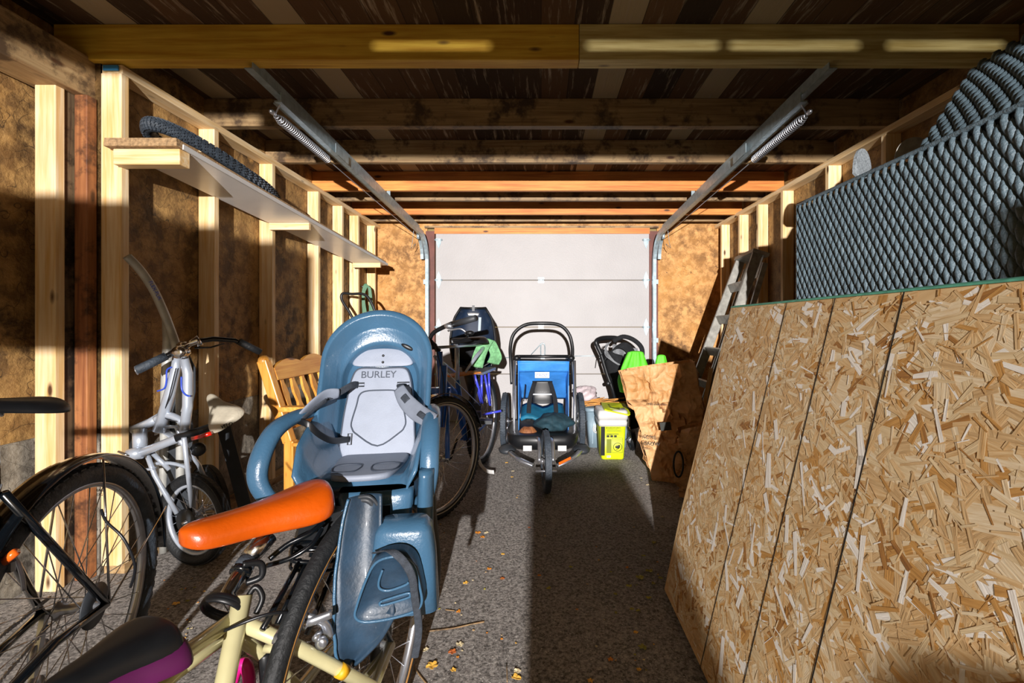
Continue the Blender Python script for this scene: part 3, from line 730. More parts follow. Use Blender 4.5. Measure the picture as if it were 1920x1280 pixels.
# right side rail running down to the foot rest
q = MB(X)
def blade(mb, pts, wid, th, side=(1, 0, 0), bulge=.0):
    pts = spline(pts, 6); n = len(pts); R = []
    for i, p in enumerate(pts):
        t = i/(n-1); w_ = wid(t); d = (pts[min(i+1, n-1)]-pts[max(i-1, 0)]).normalized(); s = V(side); s = (s-d*s.dot(d)).normalized(); u = d.cross(s)
        row = []
        for k in range(16):
            a = 2*PI*k/16; x = math.cos(a); y = math.sin(a); row.append(p+s*x*w_+u*(y*th+bulge*(x*x)*w_))
        R.append(row)
    return mb.rings(R)
def W(px, py, z): return P(px, py, z)
q = MB()
blade(q, [W(800, 880, 1.10), W(797, 960, 1.11), W(797, 1040, 1.12), W(800, 1105, 1.13)], lambda t: .017+.006*t, .030, (1, 0, 0), 0)
q.build('side_rail', 'seatblue', cs)
q = MB(); blade(q, [W(815, 800, 1.24), W(808, 930, 1.25), W(818, 1050, 1.26), W(828, 1125, 1.26)][0:3]+[W(815, 1105, 1.2)], lambda t: .011, .03, (1, 0, 0)); q.build('rear_rail', 'darkgrey', cs)
# left leg guard: long petal shaped blade, pointed at the bottom
def guard(i, j):
    ct = spline([W(690, 925, .99), W(684, 980, .97), W(682, 1050, .95), W(690, 1120, .93), W(684, 1180, .92), W(660, 1243, .92)], 8)
    k = i*(len(ct)-1); a = int(min(k, len(ct)-2)); c = ct[a].lerp(ct[a+1], k-a)
    wl = [(0, .030), (.15, .036), (.35, .042), (.55, .056), (.72, .058), (.86, .040), (1, .002)]
    for (t0, w0), (t1, w1) in zip(wl, wl[1:]):
        if t0 <= i <= t1: wd = w0+(w1-w0)*(i-t0)/(t1-t0)
    t = 2*j-1; return c+V((t*wd*.95, -.018*(t*t)-.0*i+.012*t, 0))
q = MB().grid(guard, 40, 10, .006); q.build('leg_guard', 'seatdark', cs)
e = [guard(k/40, 0)+V((0, -.003, 0)) for k in range(41)]; MB().tube(e, .0032, 8).build('guard_rim', 'seatblue', cs)
q = MB(); q.tube(spline([W(668, 938, .985), W(690, 938, .985), W(703, 955, .99), W(705, 985, .985), W(700, 1000, .985)]), .006, 10); q.tube(spline([W(672, 932, .98), W(694, 932, .98), W(711, 952, .985), W(712, 980, .98)]), .004, 10); q.build('strap_channel', 'darkgrey', cs)
# right foot rest: housing, tray, ribs and strap
q = MB(); Xf = frameM(W(735, 1060, .94), V((.12, -.98, -.12)))
qq = MB(Xf); loftbox(qq, [((.012, -.04, -.125), .070, .03), ((.012, -.04, -.12), .078, .036), ((.018, -.045, .0), .066, .040), ((.018, -.05, .055), .058, .036), ((.018, -.05, .07), .048, .028)])
qq.build('foot_housing', 'seatblue', cs)
def trayo(k, s=1.0): 
    pr = [(-.045, -.095), (-.062, -.082), (-.058, -.055), (-.040, .0), (-.022, .035), (.005, .046), (.03, .042), (.048, .02), (.058, -.03), (.060, -.062), (.045, -.080), (.0, -.092)]
    sp = spline([(x*s*1.12, 0, (y*1.02+.03)*s-.03) for x, y in pr], 4, True); return sp
o1 = trayo(0)
R = [[v+V((0, .0, 0)) for v in o1], [v+V((0, .034, 0)) for v in trayo(0, .97)], [v+V((0, .037, 0)) for v in trayo(0, .92)], [v+V((0, .026, 0)) for v in trayo(0, .86)], [v+V((0, .024, 0)) for v in trayo(0, .3)]]
MB(Xf).rings(R).build('foot_rest', 'seatdark', cs)
MB(Xf).tube([v+V((0, .036, 0)) for v in trayo(0, .945)], .0028, 8, True).tube(spline([(-.012, .03, .012), (-.02, .03, -.012), (-.018, .03, -.028), (.0, .03, -.033), (.03, .03, -.024), (.038, .03, -.018)], 5), .0026, 8).tube(spline([(-.015, .03, -.055), (-.02, .03, -.06), (-.012, .03, -.064), (.035, .03, -.052), (.04, .03, -.046), (.034, .03, -.042), (-.015, .03, -.055)], 5), .0024, 8).build('foot_rest_rim', 'seatblue', cs)
# foot strap curving over and hanging down
stp = spline([W(703, 1036, .93), W(730, 1032, .90), W(755, 1050, .89), W(772, 1080, .89), W(778, 1120, .91), W(785, 1180, .93), W(778, 1232, .94)], 6)
q = MB(); blade(q, stp, lambda t: .0075, .002, (1, .3, 0)); q.build('foot_strap', 'strap', cs)
MB().bb(*[0]*6) if False else None
MB().cyl(W(785, 1050, 1.09), W(793, 1050, 1.085), .006).box(W(786, 1046, 1.085), (.012, .012, .03)).build('adjuster_catch', 'black', cs)
# pads
def pad(poly, f0, th, name, mat='padgrey', tilt=rec, base=None, line=True):
    pts = spline([(x, y, 0) for x, y in poly], 5, True)
    def lay(s, f): 
        cx = sum(p.x for p in pts)/len(pts); cy = sum(p.y for p in pts)/len(pts)
        return [(back(cx+(p.x-cx)*s, (cy+(p.y-cy)*s)*.93, f) if base is None else base(cx+(p.x-cx)*s, cy+(p.y-cy)*s, f)) for p in pts]
    o = MB(X).rings([lay(1, f0), lay(1, f0+th*.6), lay(.975, f0+th*.95), lay(.93, f0+th), lay(.4, f0+th), lay(.02, f0+th)]).build(name, mat, cs); return o, lay
body = [(-.098, .01), (-.104, .10), (-.094, .20), (-.086, .25), (-.070, .278), (-.03, .281), (0, .279), (.03, .281), (.07, .278), (.086, .25), (.094, .20), (.104, .10), (.098, .01), (.0, .004)]
pb, lay = pad(body, .0, .020, 'back_pad')
MB(X).tube(lay(.985, .0205), .0018, 6, True).build('piping', 'padline', pb)
shield = [(-.066, .165), (-.060, .195), (-.042, .207), (0, .209), (.042, .207), (.060, .195), (.066, .165), (.077, .115), (.074, .095), (.06, .078), (.0, .042), (-.06, .078), (-.074, .095), (-.077, .115)]
sp_ = [back(x, y*.93, .0212) for x, y in [(p.x, p.y) for p in spline([(a, b_, 0) for a, b_ in shield], 4, True)]]
MB(X).tube(sp_, .0022, 6, True).build('piping', 'padline', pb)
text('lettering', 'BURLEY', 'padline', .030, X @ back(-.060, .231, .0212), X.to_3x3() @ V((1, 0, 0)), X.to_3x3() @ V((0, -rec, 1)), pb, .0012)
for sx in (-.066, .066):
    MB(X).tube([back(sx-.018, .216, .021), back(sx+.018, .216, .021), back(sx+.018, .207, .021), back(sx-.018, .207, .021)], .0022, 6, True).build('strap_slot', 'darkgrey', pb)
MB(X).tube([back(-.083, .045, .021), back(-.073, .045, .021), back(-.073, .075, .021), back(-.083, .075, .021)], .0022, 6, True).build('strap_slot', 'darkgrey', pb)
head = [(-.085, .286), (-.080, .315), (-.055, .335), (0, .342), (.055, .335), (.080, .315), (.085, .286), (0, .283)]
hp, _ = pad(head, -.004, .012, 'head_pad')
for w_ in (.296, .276): MB(X).ell(back(0, w_, .009), (.004, .002, .004)).build('snap', 'black', hp)
# seat cushion: lies on the pan, shaped like a tongue
def onpan(x, y, f): return V((x, y, .004+.012*(y/.27)+f))
cu = [(-.085, .015), (-.09, .10), (-.075, .2), (-.055, .235), (0, .245), (.055, .235), (.075, .2), (.09, .10), (.085, .015), (0, .008)]
cp, lay2 = pad(cu, .0, .014, 'seat_cushion', base=onpan)
for cxx, syy in ((-.045, 1), (.05, 1)):
    pl = spline([(cxx-.03, .14, 0), (cxx+.03, .14, 0), (cxx+.028, .2, 0), (cxx, .215, 0), (cxx-.028, .2, 0)], 4, True)
    MB(X).tube([onpan(p.x, p.y, .0148) for p in pl], .0018, 6, True).build('piping', 'padline', cp)
# harness: shoulder straps with pads, hip strap
def ribbon(pts, wd, th, mat, name, side=(1, 0, .6), parent=cs, var=None):
    q = MB(); blade(q, pts, (lambda t: wd*(var(t) if var else 1)), th, side); return q.build(name, mat, parent)
ribbon([X @ back(-.066, .211, .02), W(660, 722, 1.33), W(635, 736, 1.29), W(612, 745, 1.26)], .010, .002, 'strap', 'shoulder_strap', (0, 0, 1))
ribbon([W(635, 737, 1.285), W(610, 742, 1.26), W(585, 760, 1.23), W(560, 784, 1.2), W(552, 792, 1.19)], .019, .006, 'strappad', 'strap_pad', (.6, 0, 1), var=lambda t: .75+.5*math.sin(PI*t))
ribbon([W(612, 750, 1.245), W(590, 766, 1.22), W(566, 786, 1.195)], .009, .003, 'strap', 'strap_pad_inset', (.6, 0, 1))
ribbon([W(560, 789, 1.19), W(578, 796, 1.18), W(600, 815, 1.2), W(625, 826, 1.24), X @ back(-.078, .06, .022)], .0085, .002, 'black', 'hip_strap', (0, .2, 1))
ribbon([X @ back(.066, .211, .02), W(750, 722, 1.33), W(756, 736, 1.30)], .010, .002, 'strap', 'shoulder_strap', (1, 0, 0))
ribbon([W(748, 728, 1.315), W(760, 750, 1.28), W(782, 772, 1.24), W(806, 786, 1.2), W(816, 787, 1.19)], .020, .006, 'strappad', 'strap_pad', (1, 0, .6), var=lambda t: .85+.35*math.sin(PI*t))
ribbon([W(756, 742, 1.285), W(764, 752, 1.268)], .010, .003, 'strap', 'strap_pad_inset', (1, 0, .6))
ribbon([W(785, 774, 1.225), W(802, 786, 1.195)], .008, .003, 'strap', 'strap_pad_inset', (1, 0, .6))
ribbon([W(805, 790, 1.19), W(810, 808, 1.19), W(800, 822, 1.19), W(812, 838, 1.19), W(806, 858, 1.19)], .014, .003, 'strap', 'hip_strap', (1, .4, 0))
# bracket of the seat under the shell: black carrier with bolts
q = MB(); q.beam(W(560, 985, 1.02), W(690, 985, 1.1), .03, .10, (0, 0, 1)); q.beam(W(640, 960, 1.05), W(700, 1010, 1.06), .05, .05)
q.build('carrier', 'black', cs)
MB().lathe([(.004, 0), (.012, .003), (.014, .008), (.012, .012)], W(638, 982, 1.02), (.1, -1, 0), 16).build('carrier_knob', 'darkgrey', cs)
q = MB().tube(spline([W(505, 1048, .93), W(540, 1020, .95), W(580, 1000, .97), W(606, 978, 1.0)]), .006, 8); q.tube(spline([W(500, 1060, .92), W(545, 1046, .93), W(585, 1020, .95), W(604, 990, .98)]), .005, 8)
q.build('carrier_spring', 'blackgloss', cs)
# ================================================================== black bicycle on the left
bk = thing('black_bicycle', 'black bicycle at the left edge, seen by its fendered rear wheel', 'bicycle', (-1.1, 1.0, 0))
h2 = V((-1.205, 1.175, .36)); HB = V((.27, -.963, 0)).normalized(); SB = V((-HB.y, HB.x, 0))
wheel(bk, 'rear_wheel', h2, SB, .36, .026, 32, tyre='rubberblue', rim='alu', disc=.055)
fend(h2, SB, HB, .378, .066, .45, PI*1.02).build('fender', 'blackgloss', bk)
fh2 = h2+HB*1.05
wheel(bk, 'front_wheel', fh2, SB, .36, .026, 16, tyre='rubberblue')
q = MB(); bb2 = h2+HB*.44+V((0, 0, -.06)); st2 = h2+HB*.24+V((0, 0, .38)); ht2 = h2+HB*.86+V((0, 0, .45)); hb2 = h2+HB*.89+V((0, 0, .33))
for sg in (-1, 1): q.tube([h2+SB*.068*sg, h2+SB*.05*sg+HB*.15+V((0, 0, .0)), bb2+SB*.03*sg], .010, 10); q.tube([h2+SB*.068*sg, st2+SB*.02*sg], .009, 10)
q.tube([bb2, st2+V((0, 0, .02))], .016, 12); q.tube([st2, ht2], .015, 12); q.tube([bb2, hb2], .018, 12); q.cyl(ht2, hb2, .019)
q.build('frame', 'blackgloss', bk)
q = MB()
for sg in (-1, 1): q.tube([hb2, V((hb2.x, hb2.y, .74))+SB*.04*sg, fh2+SB*.055*sg], .012, 10)
q.build('fork', 'blackgloss', bk)
q = MB()
for sg in (-1, 1): q.tube([h2+SB*.075*sg, h2+SB*.045*sg+V((0, 0, .372))-HB*.03], .0028, 6)
q.tube([h2+SB*.075, h2-HB*.36+SB*.04+V((0, 0, .12))], .0028, 6)
q.build('fender_stay', 'chrome', bk)
MB().lathe([(.05, -.002), (.088, -.002), (.09, 0), (.088, .002), (.05, .002)], bb2-SB*.05, SB, 44).build('chainring', 'darkgrey', bk)
q = MB()
a0 = h2-SB*.052; a1 = bb2-SB*.052
for t_ in (.05, -.05):
    n_ = 46; q = MB()
    q.tube([a0+V((0, 0, t_*.7)), a1+V((0, 0, t_*1.6))], .0025, 5)
    for i in range(n_):
        p = (a0+V((0, 0, t_*.7))).lerp(a1+V((0, 0, t_*1.6)), i/n_); q.box(p, (.004, .007, .008), Matrix.Rotation(.3*i, 3, 'X'))
    q.build('chain', 'alu', bk)
q = MB().lathe([(.01, -.006), (.03, -.005), (.03, .005), (.01, .006)], h2-SB*.055+V((.0, -.02, -.09)), SB, 16).lathe([(.01, -.006), (.03, -.005), (.03, .005), (.01, .006)], h2-SB*.055+V((.02, -.05, -.16)), SB, 16).beam(h2-SB*.06, h2-SB*.06+V((.02, -.05, -.16)), .01, .02)
q.build('derailleur', 'alu', bk)
for g_ in (-1, 1):
    c_ = MB().tube([bb2+SB*.06*g_, bb2+SB*.075*g_+(HB*.12+V((0, 0, .10)))*g_], .009, 8).build('crank', 'alu', bk)
    MB().box(bb2+SB*.12*g_+(HB*.12+V((0, 0, .10)))*g_, (.09, .06, .02)).build('pedal', 'black', c_)
MB().tube([P(8, 1052, .95), P(30, 1034, .95)], [.010, .008], 10).build('orange_reflector', 'orangelens', bk)
MB().tube(spline([P(-10, 1044, .98), P(26, 1042, .98), P(40, 1075, .99), P(45, 1105, 1.0)]), .004, 8).box(P(12, 1062, .96), (.03, .01, .02)).build('brake_arm', 'alu', bk)
MB().tube(spline([P(190, 955, 1.06), P(200, 978, 1.05), P(232, 1010, 1.05), P(253, 1060, 1.06), P(245, 1100, 1.08)]), .003, 8).build('brake_cable', 'cable', bk)
q = MB().tube([st2+V((0, 0, .0)), P(-20, 800, .93)+V((0, -.0, 0))], .0135, 12); q.build('seat_post', 'chrome', bk)
saddle(P(82, 757, 1.02), P(-150, 762, .80), .16, .045, 'black', bk, wave=.004)
q = MB()
for i in range(9):
    for j in range(5): q.ell(P(6+i*8, 765+j*4-abs(i-4)*.6, .985-.012*i*0), (.0012, .0012, .0012), nu=6, nv=4)
q2 = MB().tube(spline([st2+V((0, 0, .1)), P(-20, 775, .93), P(5, 778, .95)]), .004, 8).build('saddle_rail', 'chrome', bk)
hbp = ht2+V((0, 0, .14)); MB().tube(spline([hbp-SB*.3-HB*.02, hbp-SB*.15, hbp, hbp+SB*.15, hbp+SB*.3-HB*.02]), .012, 10).cyl(ht2, hbp, .012).build('handlebar', 'black', bk)
# ================================================================== child's bicycle with the black and purple saddle
kb_ = thing('kids_bicycle', "small bicycle with a black and purple saddle and pink frame in the bottom left corner", 'bicycle', (-.62, .62, 0))
s1 = saddle(P(296, 1178, .70), P(70, 1330, .55), .125, .06, 'black', kb_, prof=[(0, .55), (.03, .85), (.09, 1), (.2, .98), (.35, .8), (.5, .62), (.65, .52), (.8, .46), (.92, .36), (.98, .2), (1, .08)])
saddle(P(298, 1188, .70)+V((.012, 0, -.010)), P(90, 1336, .56)+V((.012, 0, -.01)), .122, .055, 'purple', s1, 'saddle_skirt', prof=[(0, .55), (.03, .85), (.09, 1), (.2, .98), (.35, .8), (.5, .6), (.65, .5), (.8, .42), (.92, .32), (.98, .2), (1, .08)])
cK = (P(296, 1178, .70)+P(70, 1330, .55))/2; gK = V((cK.x+.05, cK.y+.08, .33))
MB().tube([V((cK.x+.02, cK.y+.02, cK.z-.03)), gK], .011, 12).build('seat_post', 'chrome', kb_)
rK = V((-.52, .80, .2)); HK = V((-.6, -.8, 0)).normalized(); SK = V((-HK.y, HK.x, 0))
wheel(kb_, 'rear_wheel', rK, SK, .20, .02, 20, rim='pink', tyre='rubber')
bK = V((gK.x-.03, gK.y-.06, .2)); hK = gK+HK*.3+V((0, 0, .05))
q = MB().tube([gK, bK], .015, 12).tube([gK-V((0, 0, .03)), hK], .014, 12).tube([bK, hK-V((0, 0, .07))], .016, 12).cyl(hK+V((0, 0, .03)), hK-V((0, 0, .1)), .017)
for sg in (-1, 1): q.tube([gK-V((0, 0, .03)), rK+SK*.05*sg], .008, 8).tube([bK, rK+SK*.05*sg], .008, 8)
q.build('frame', 'pink', kb_)
fK = rK+HK*.68
q = MB()
for sg in (-1, 1): q.tube([hK-V((0, 0, .08)), fK+SK*.04*sg+V((0, 0, .18)), fK+SK*.045*sg], .009, 8)
q.build('fork', 'pink', kb_)
MB().tube(spline([P(430, 1300, .86), P(442, 1258, .86), P(457, 1244, .86), P(466, 1262, .86), P(468, 1300, .86)]), .011, 10).build('grab_handle', 'pink', kb_)
wheel(kb_, 'front_wheel', fK, SK, .20, .02, 12, rim='pink')
# ================================================================== silver folding bicycle against the left wall
fb = thing('folding_bicycle', 'small silver folding bicycle with a beige saddle and grey grips by the left wall', 'bicycle', (-1.6, 2.1, 0))
c1 = P(364, 957, 2.08); c1.z = .205
wheel(fb, 'front_wheel', c1, V((-.28, -.96, 0)), .205, .024, 20, tyre='rubber', rim='silverpaint', disc=.06)
c2 = c1+V((-.03, .13, .0)); wheel(fb, 'rear_wheel', c2, V((-.55, -.83, 0)), .205, .022, 20, tyre='rubber')
Z = 2.02
q = MB()
q.tube([P(298, 808, Z), P(318, 740, Z), P(330, 690, Z), P(333, 665, Z)], [.024, .022, .019, .017], 16)
mast = q.build('stem_post', 'silverpaint', fb)
q = MB(); q.tube([P(343, 832, Z-.02), P(352, 760, Z-.02), P(352, 700, Z-.02), P(345, 668, Z-.02)], [.019, .020, .019, .016], 16); m2 = q.build('stem_post', 'silverpaint', fb)
q = MB()
q.tube([P(250, 806, Z+.02), P(282, 792, Z+.02), P(300, 782, Z+.02)], .020, 14)
q.tube(spline([P(292, 786, Z), P(315, 778, Z), P(338, 788, Z), P(350, 806, Z)]), .015, 14)
q.tube([P(263, 845, Z-.02), P(262, 805, Z-.0)], .026, 16)
q.tube([P(255, 852, Z-.05), P(330, 823, Z-.03), P(352, 812, Z-.02)], .018, 16)
q.tube([P(345, 820, Z-.05), P(352, 880, Z), P(360, 950, Z+.02)], .010, 10); q.tube([P(338, 825, Z-.05), P(372, 870, Z+.06), P(388, 905, Z+.08)], .009, 10)
q.tube([P(275, 850, Z), P(290, 890, Z), P(310, 925, Z+.02), P(332, 962, Z+.03)], .010, 10); q.tube([P(285, 848, Z+.02), P(318, 880, Z+.03)], .010, 10)
q.tube(spline([P(280, 870, Z+.03), P(320, 868, Z+.03), P(356, 878, Z+.03)]), .008, 8)
q.tube([P(310, 800, Z), P(330, 800, Z), P(345, 830, Z)], .008, 8)
q.lathe([(.01, -.03), (.024, -.028), (.026, 0), (.02, .028), (.01, .03)], P(253, 850, Z-.05), (-.9, -.3, 0), 16)
q.build('frame', 'silverpaint', fb)
MB().tube(spline([P(249, 872, Z+.05), P(248, 835, Z+.05), P(262, 815, Z+.05), P(300, 805, Z+.04), P(340, 830, Z+.03)]), .02, 8, sy=.2).tube(spline([P(246, 868, Z), P(258, 880, Z), P(290, 878, Z)]), .015, 8, sy=.4).build('mudguard', 'silverpaint', fb)
q = MB().tube(spline([P(250, 855, Z-.06), P(236, 852, Z-.08), P(222, 846, Z-.08)]), .005, 8); q.build('quick_release', 'chrome', fb)
q = MB().tube([P(328, 822, Z-.05), P(395, 800, Z+.02), P(400, 795, Z+.02)], [.016, .016, .012], 16); q.build('seat_post', 'black', fb)
saddle(P(430, 795, Z-.02), P(394, 742, Z+.14), .155, .05, 'beige', fb, up=(.30, -.85, .42), prof=[(0, .30), (.05, .7), (.12, .96), (.22, 1), (.34, .9), (.46, .7), (.58, .5), (.7, .38), (.85, .33), (.95, .26), (1, .1)])
text('lettering', 'VELO', 'ink', .022, P(415, 804, Z-.055), (1, 0, .35), (-.3, .2, .9), fb, .002)
MB().tube([P(360, 822, Z-.06), P(380, 817, Z-.05), P(396, 812, Z-.05)], .009, 10).build('reflector', 'redlens', fb)
q = MB().tube([P(285, 680, 1.93), P(318, 665, 1.97), P(342, 650, 2.0), P(360, 641, 2.04), P(400, 635, 2.10), P(440, 638, 2.16), P(475, 656, 2.22)], [.0115, .0125, .014, .0125, .012, .011, .011], 12)
q.build('handlebar', 'blackgloss', fb)
MB().tube([P(256, 694, 1.89), P(258, 693, 1.892), P(312, 667, 1.96)], [.016, .0185, .0175], 16).build('grip', 'rubberblue', fb)
MB().tube([P(448, 640, 2.17), P(488, 660, 2.24)], .016, 14).build('grip', 'rubber', fb)
MB().lathe([(.004, -.004), (.014, -.003), (.0185, 0), (.0185, .002)], P(256, 694.5, 1.889), (-.8, -.5, -.3), 16).build('grip_end', 'alu', fb)
q = MB().lathe([(.008, -.03), (.024, -.028), (.026, -.01), (.018, 0), (.026, .01), (.026, .026), (.01, .03)], P(340, 660, 1.96), (.2, -.97, 0), 18).ell(P(344, 648, 1.98), (.028, .022, .02)).tube([P(345, 650, 1.97), P(370, 637, 2.0), P(376, 648, 2.0)], [.01, .02, .012], 10)
q.build('stem_clamp', 'chrome', fb)
MB().tube([P(365, 652, 2.0), P(395, 651, 2.03), P(420, 644, 2.08)], .004, 8).build('brake_lever', 'black', fb)
for pp, zz in (([(322, 688), (313, 694), (312, 715), (308, 728), (295, 733)], Z-.022), ([(340, 706), (341, 730), (350, 741), (357, 742)], Z-.041)):
    MB().tube(spline([P(a, b_, zz) for a, b_ in pp]), .0035, 6).build('blue_stripe', 'bluestripe', mast)
MB().tube(spline([P(330, 690, Z-.03), P(318, 740, Z-.03), P(308, 780, Z-.01), P(330, 790, Z-.03)]), .0022, 6).build('brake_cable', 'cable', fb)
MB().lathe([(.01, -.01), (.03, -.008), (.03, .008), (.01, .01)], P(372, 842, Z+.02), (.3, -.9, 0), 16).build('crank', 'black', fb)
# curved grey tube leaning behind it
t = thing('bent_tube', 'long curved grey metal tube with faint blue lettering rising behind the folding bicycle', 'metal tube', (-1.7, 2.2, 0))
arc = spline([P(238, 480, 1.96), P(262, 505, 2.0), P(286, 540, 2.04), P(305, 580, 2.07), P(320, 618, 2.1), P(330, 650, 2.1), P(336, 700, 2.12), P(338, 780, 2.14), P(338, 900, 2.16)], 8)
MB().tube(arc, .0175, 14).build('bent_section', 'greymetal', t)
MB().tube([P(309, 585, 2.12), P(316, 640, 2.12), P(312, 720, 2.14), P(306, 900, 2.16), P(306, 1035, 2.17)], [.012, .022, .022, .016, .016], 14).build('straight_section', 'greymetal', t)
text('lettering', 'FLEX-FLIK', 'bluestripe', .020, P(279, 528, 1.995), P(305, 572, 2.03)-P(281, 528, 1.995), (1, .1, .5), t, .002)
# broken sheet of dull metal behind the folding bicycle
g = MB(); pl = [P(316, 720, 2.16), P(325, 700, 2.16), P(352, 660, 2.16), P(366, 690, 2.16), P(366, 735, 2.16), P(358, 770, 2.16), P(362, 800, 2.16), P(350, 1000, 2.16), P(310, 1000, 2.16), P(312, 780, 2.16)]
g.prism(pl, (0, .004, 0)); o = g.build('metal_sheet', 'darkgrey'); tag(o, 'ragged dark grey metal sheet standing behind the folding bicycle frame', 'metal sheet')
# ================================================================== pine bench along the left wall
bn = thing('wooden_bench', 'varnished pine garden bench with wavy slatted backrest along the left wall', 'bench', (-1.45, 3.2, 0))
y0, y1 = 2.62, 3.62
lean = lambda h: -1.60+.16*max(0, (.90-h)/.5) if h > .4 else -1.44+.0
def bp(y, h): return V((lean(h), y, h))
for y in (y0, y1):
    q = MB().beam(bp(y, .42), bp(y, .89), .055, .055, (0, 1, 0)); q.ell(bp(y, .885), (.032, .032, .035)); q.beam((-1.44, y, 0), (-1.44, y, .43), .055, .055, (0, 1, 0))
    q.build('back_post', 'benchwood', bn, bevel=.006)
    MB().beam((-1.02, y, 0), (-1.02, y, .60), .055, .055, (0, 1, 0)).build('front_leg', 'benchwood', bn, bevel=.006)
    MB().beam((-1.5, y, .61), (-1.0, y, .61), .06, .03).build('arm_rest', 'benchrail', bn, bevel=.006)
up = []; lo = []
for k in range(41):
    u = k/40; y = y0+.03+(y1-y0-.06)*u; wv = .035*abs(math.sin(u*PI*3))**1.0+.02*math.sin(u*PI)
    up.append(bp(y, .835+wv)); lo.append(bp(y, .765))
q = MB().rings([up+lo[::-1], [p+V((.028, 0, .008)) for p in up+lo[::-1]]], smooth=False); q.build('top_rail', 'benchrail', bn)
MB().beam(bp(y0, .52), bp(y1, .52), .026, .085, (0, 0, 1)).build('lower_rail', 'benchrail', bn, bevel=.004)
ns = 8
for i in range(ns):
    y = y0+.09+(y1-y0-.18)*i/(ns-1); pr = [(0, .018), (.12, .016), (.3, .026), (.42, .03), (.55, .022), (.68, .018), (.85, .03), (1, .034)]
    R = []
    for t_, w_ in pr:
        c = bp(y, .78-.235*t_); R.append([c+V((0, -w_, 0)), c+V((0, w_, 0)), c+V((.016, w_, 0)), c+V((.016, -w_, 0))])
    MB().rings(R, smooth=False).build('back_slat', 'benchwood', bn)
for i in range(5): MB().bb(-1.42+i*.085, -1.42+i*.085+.07, y0-.03, y1+.03, .40, .42).build('seat_slat', 'benchrail', bn, bevel=.004)
MB().bb(-1.04, -1.0, y0, y1, .30, .38).build('seat_rail', 'benchrail', bn)
# pale board and plank leaning beside the bench
o = MB().beam(P(388, 862, 2.5), P(380, 700, 2.52), .001, .001); 
tag(MB().beam(G(470, 985)+V((0, .0, 0)), P(418, 790, 2.45), .012, .075, (1, 0, 0)).build('dark_board', 'darkgrey'), 'narrow dark grey board leaning between folding bicycle and bench', 'board')
# black bent handle with a green hose on the left wall
hh = thing('push_handle', 'bent black tubular handle standing by the far left studs above the blue child seat', 'handle', (-1.55, 4.15, 0))
MB().tube(spline([P(668, 610, 4.15), P(655, 585, 4.15), P(641, 562, 4.15), P(643, 550, 4.15), P(660, 551, 4.15), P(680, 551, 4.15), P(692, 560, 4.15), P(704, 588, 4.15), P(712, 640, 4.15)], 5), .0125, 10).build('handle_tube', 'black', hh)
for pp in ([P(668, 610, 4.15), P(672, 700, 4.1), V((-1.62, 4.1, 0))], [P(712, 640, 4.15), P(712, 700, 4.15), V((-1.45, 4.2, 0))]): MB().tube(spline(pp), .0125, 10).build('lower_tube', 'black', hh)
hs = thing('garden_hose', 'faded green hose coil hanging beside the bent black handle', 'hose', (-1.80, 4.72, 0))
for i in range(5): MB().tube(spline([V((-1.79+i*.012, 4.72, .01)), P(683+i*2, 625, 4.76), P(679+i, 560, 4.76), P(682+i*1.3, 536+i, 4.76), P(688+i, 534+i, 4.76), P(692+i, 550, 4.76), P(694+i*2, 625, 4.76), V((-1.74+i*.012, 4.74, .01))]), .007, 8).build('hose_loop', 'greenhose', hs)
MB().cyl(P(687, 537, 4.76)+V((-.06, 0, 0)), P(687, 537, 4.76)+V((.03, 0, 0)), .005).build('nail', 'steel', hs)
# ================================================================== blue bicycle near the door
bb_ = thing('blue_bicycle', 'blue bicycle with silver rear carrier parked near the garage door', 'bicycle', (-.57, 3.1, 0))
fw = P(826, 868, 2.58); fw.z = .343
wheel(bb_, 'front_wheel', fw, V((.86, -.51, 0)), .343, .022, 32, rim='alu', tyre='rubber', side='beige')
rw = V((-.46, 3.62, .343)); wheel(bb_, 'rear_wheel', rw, V((.98, -.2, 0)), .343, .022, 24, rim='alu')
hdb = V((-.62, 2.78, .93)); hdl = V((-.605, 2.76, .72)); bbb = V((-.53, 3.2, .29)); stb = P(857, 712, 3.15)
q = MB().cyl(hdb, hdl, .020, 14).tube([hdl+V((.0, 0, .05)), P(852, 735, 3.1), bbb], .019, 14).tube([hdb-V((0, 0, .03)), P(835, 722, 3.0), stb+V((0, 0, -.08))], .013, 12).tube([stb, bbb], .018, 14)
for sg in (-1, 1): q.tube([bbb+V((.03*sg, 0, 0)), rw+V((.06*sg, 0, 0))], .009, 8)
q.build('frame', 'bluepaint', bb_)
q = MB()
for sg in (-1, 1):
    s_ = V((.86, -.51, 0))*.052*sg
    q.tube([hdl+s_+V((0, -.01, -.02)), hdl+s_+V((.0, -.02, -.14))], .018, 10); q.tube([hdl+s_+V((0, -.02, -.08)), fw+s_], .014, 10)
q.box(hdl+V((0, -.01, -.02)), (.12, .05, .03)); q.build('fork', 'bluepaint', bb_)
MB().tube([P(832, 685, 2.70), P(828, 800, 2.66)], .022, 14).build('fork_leg', 'bluepaint', bb_)
MB().grid(lambda i, j: fw+(V((-.51, -.86, 0)).normalized()*-math.cos(.3+2.3*i)+V((0, 0, 1))*math.sin(.3+2.3*i))*.362+V((.86, -.51, 0))*.05*(j-.5), 20, 4, .002).build('front_fender', 'blackgloss', bb_)
MB().tube([stb+V((0, 0, -.02)), P(857, 642, 3.15)], .016, 14).lathe([(.018, -.01), (.024, -.008), (.024, .008), (.018, .01)], P(857, 648, 3.15), (0, 0, 1), 14).build('seat_post', 'silverpaint', bb_)
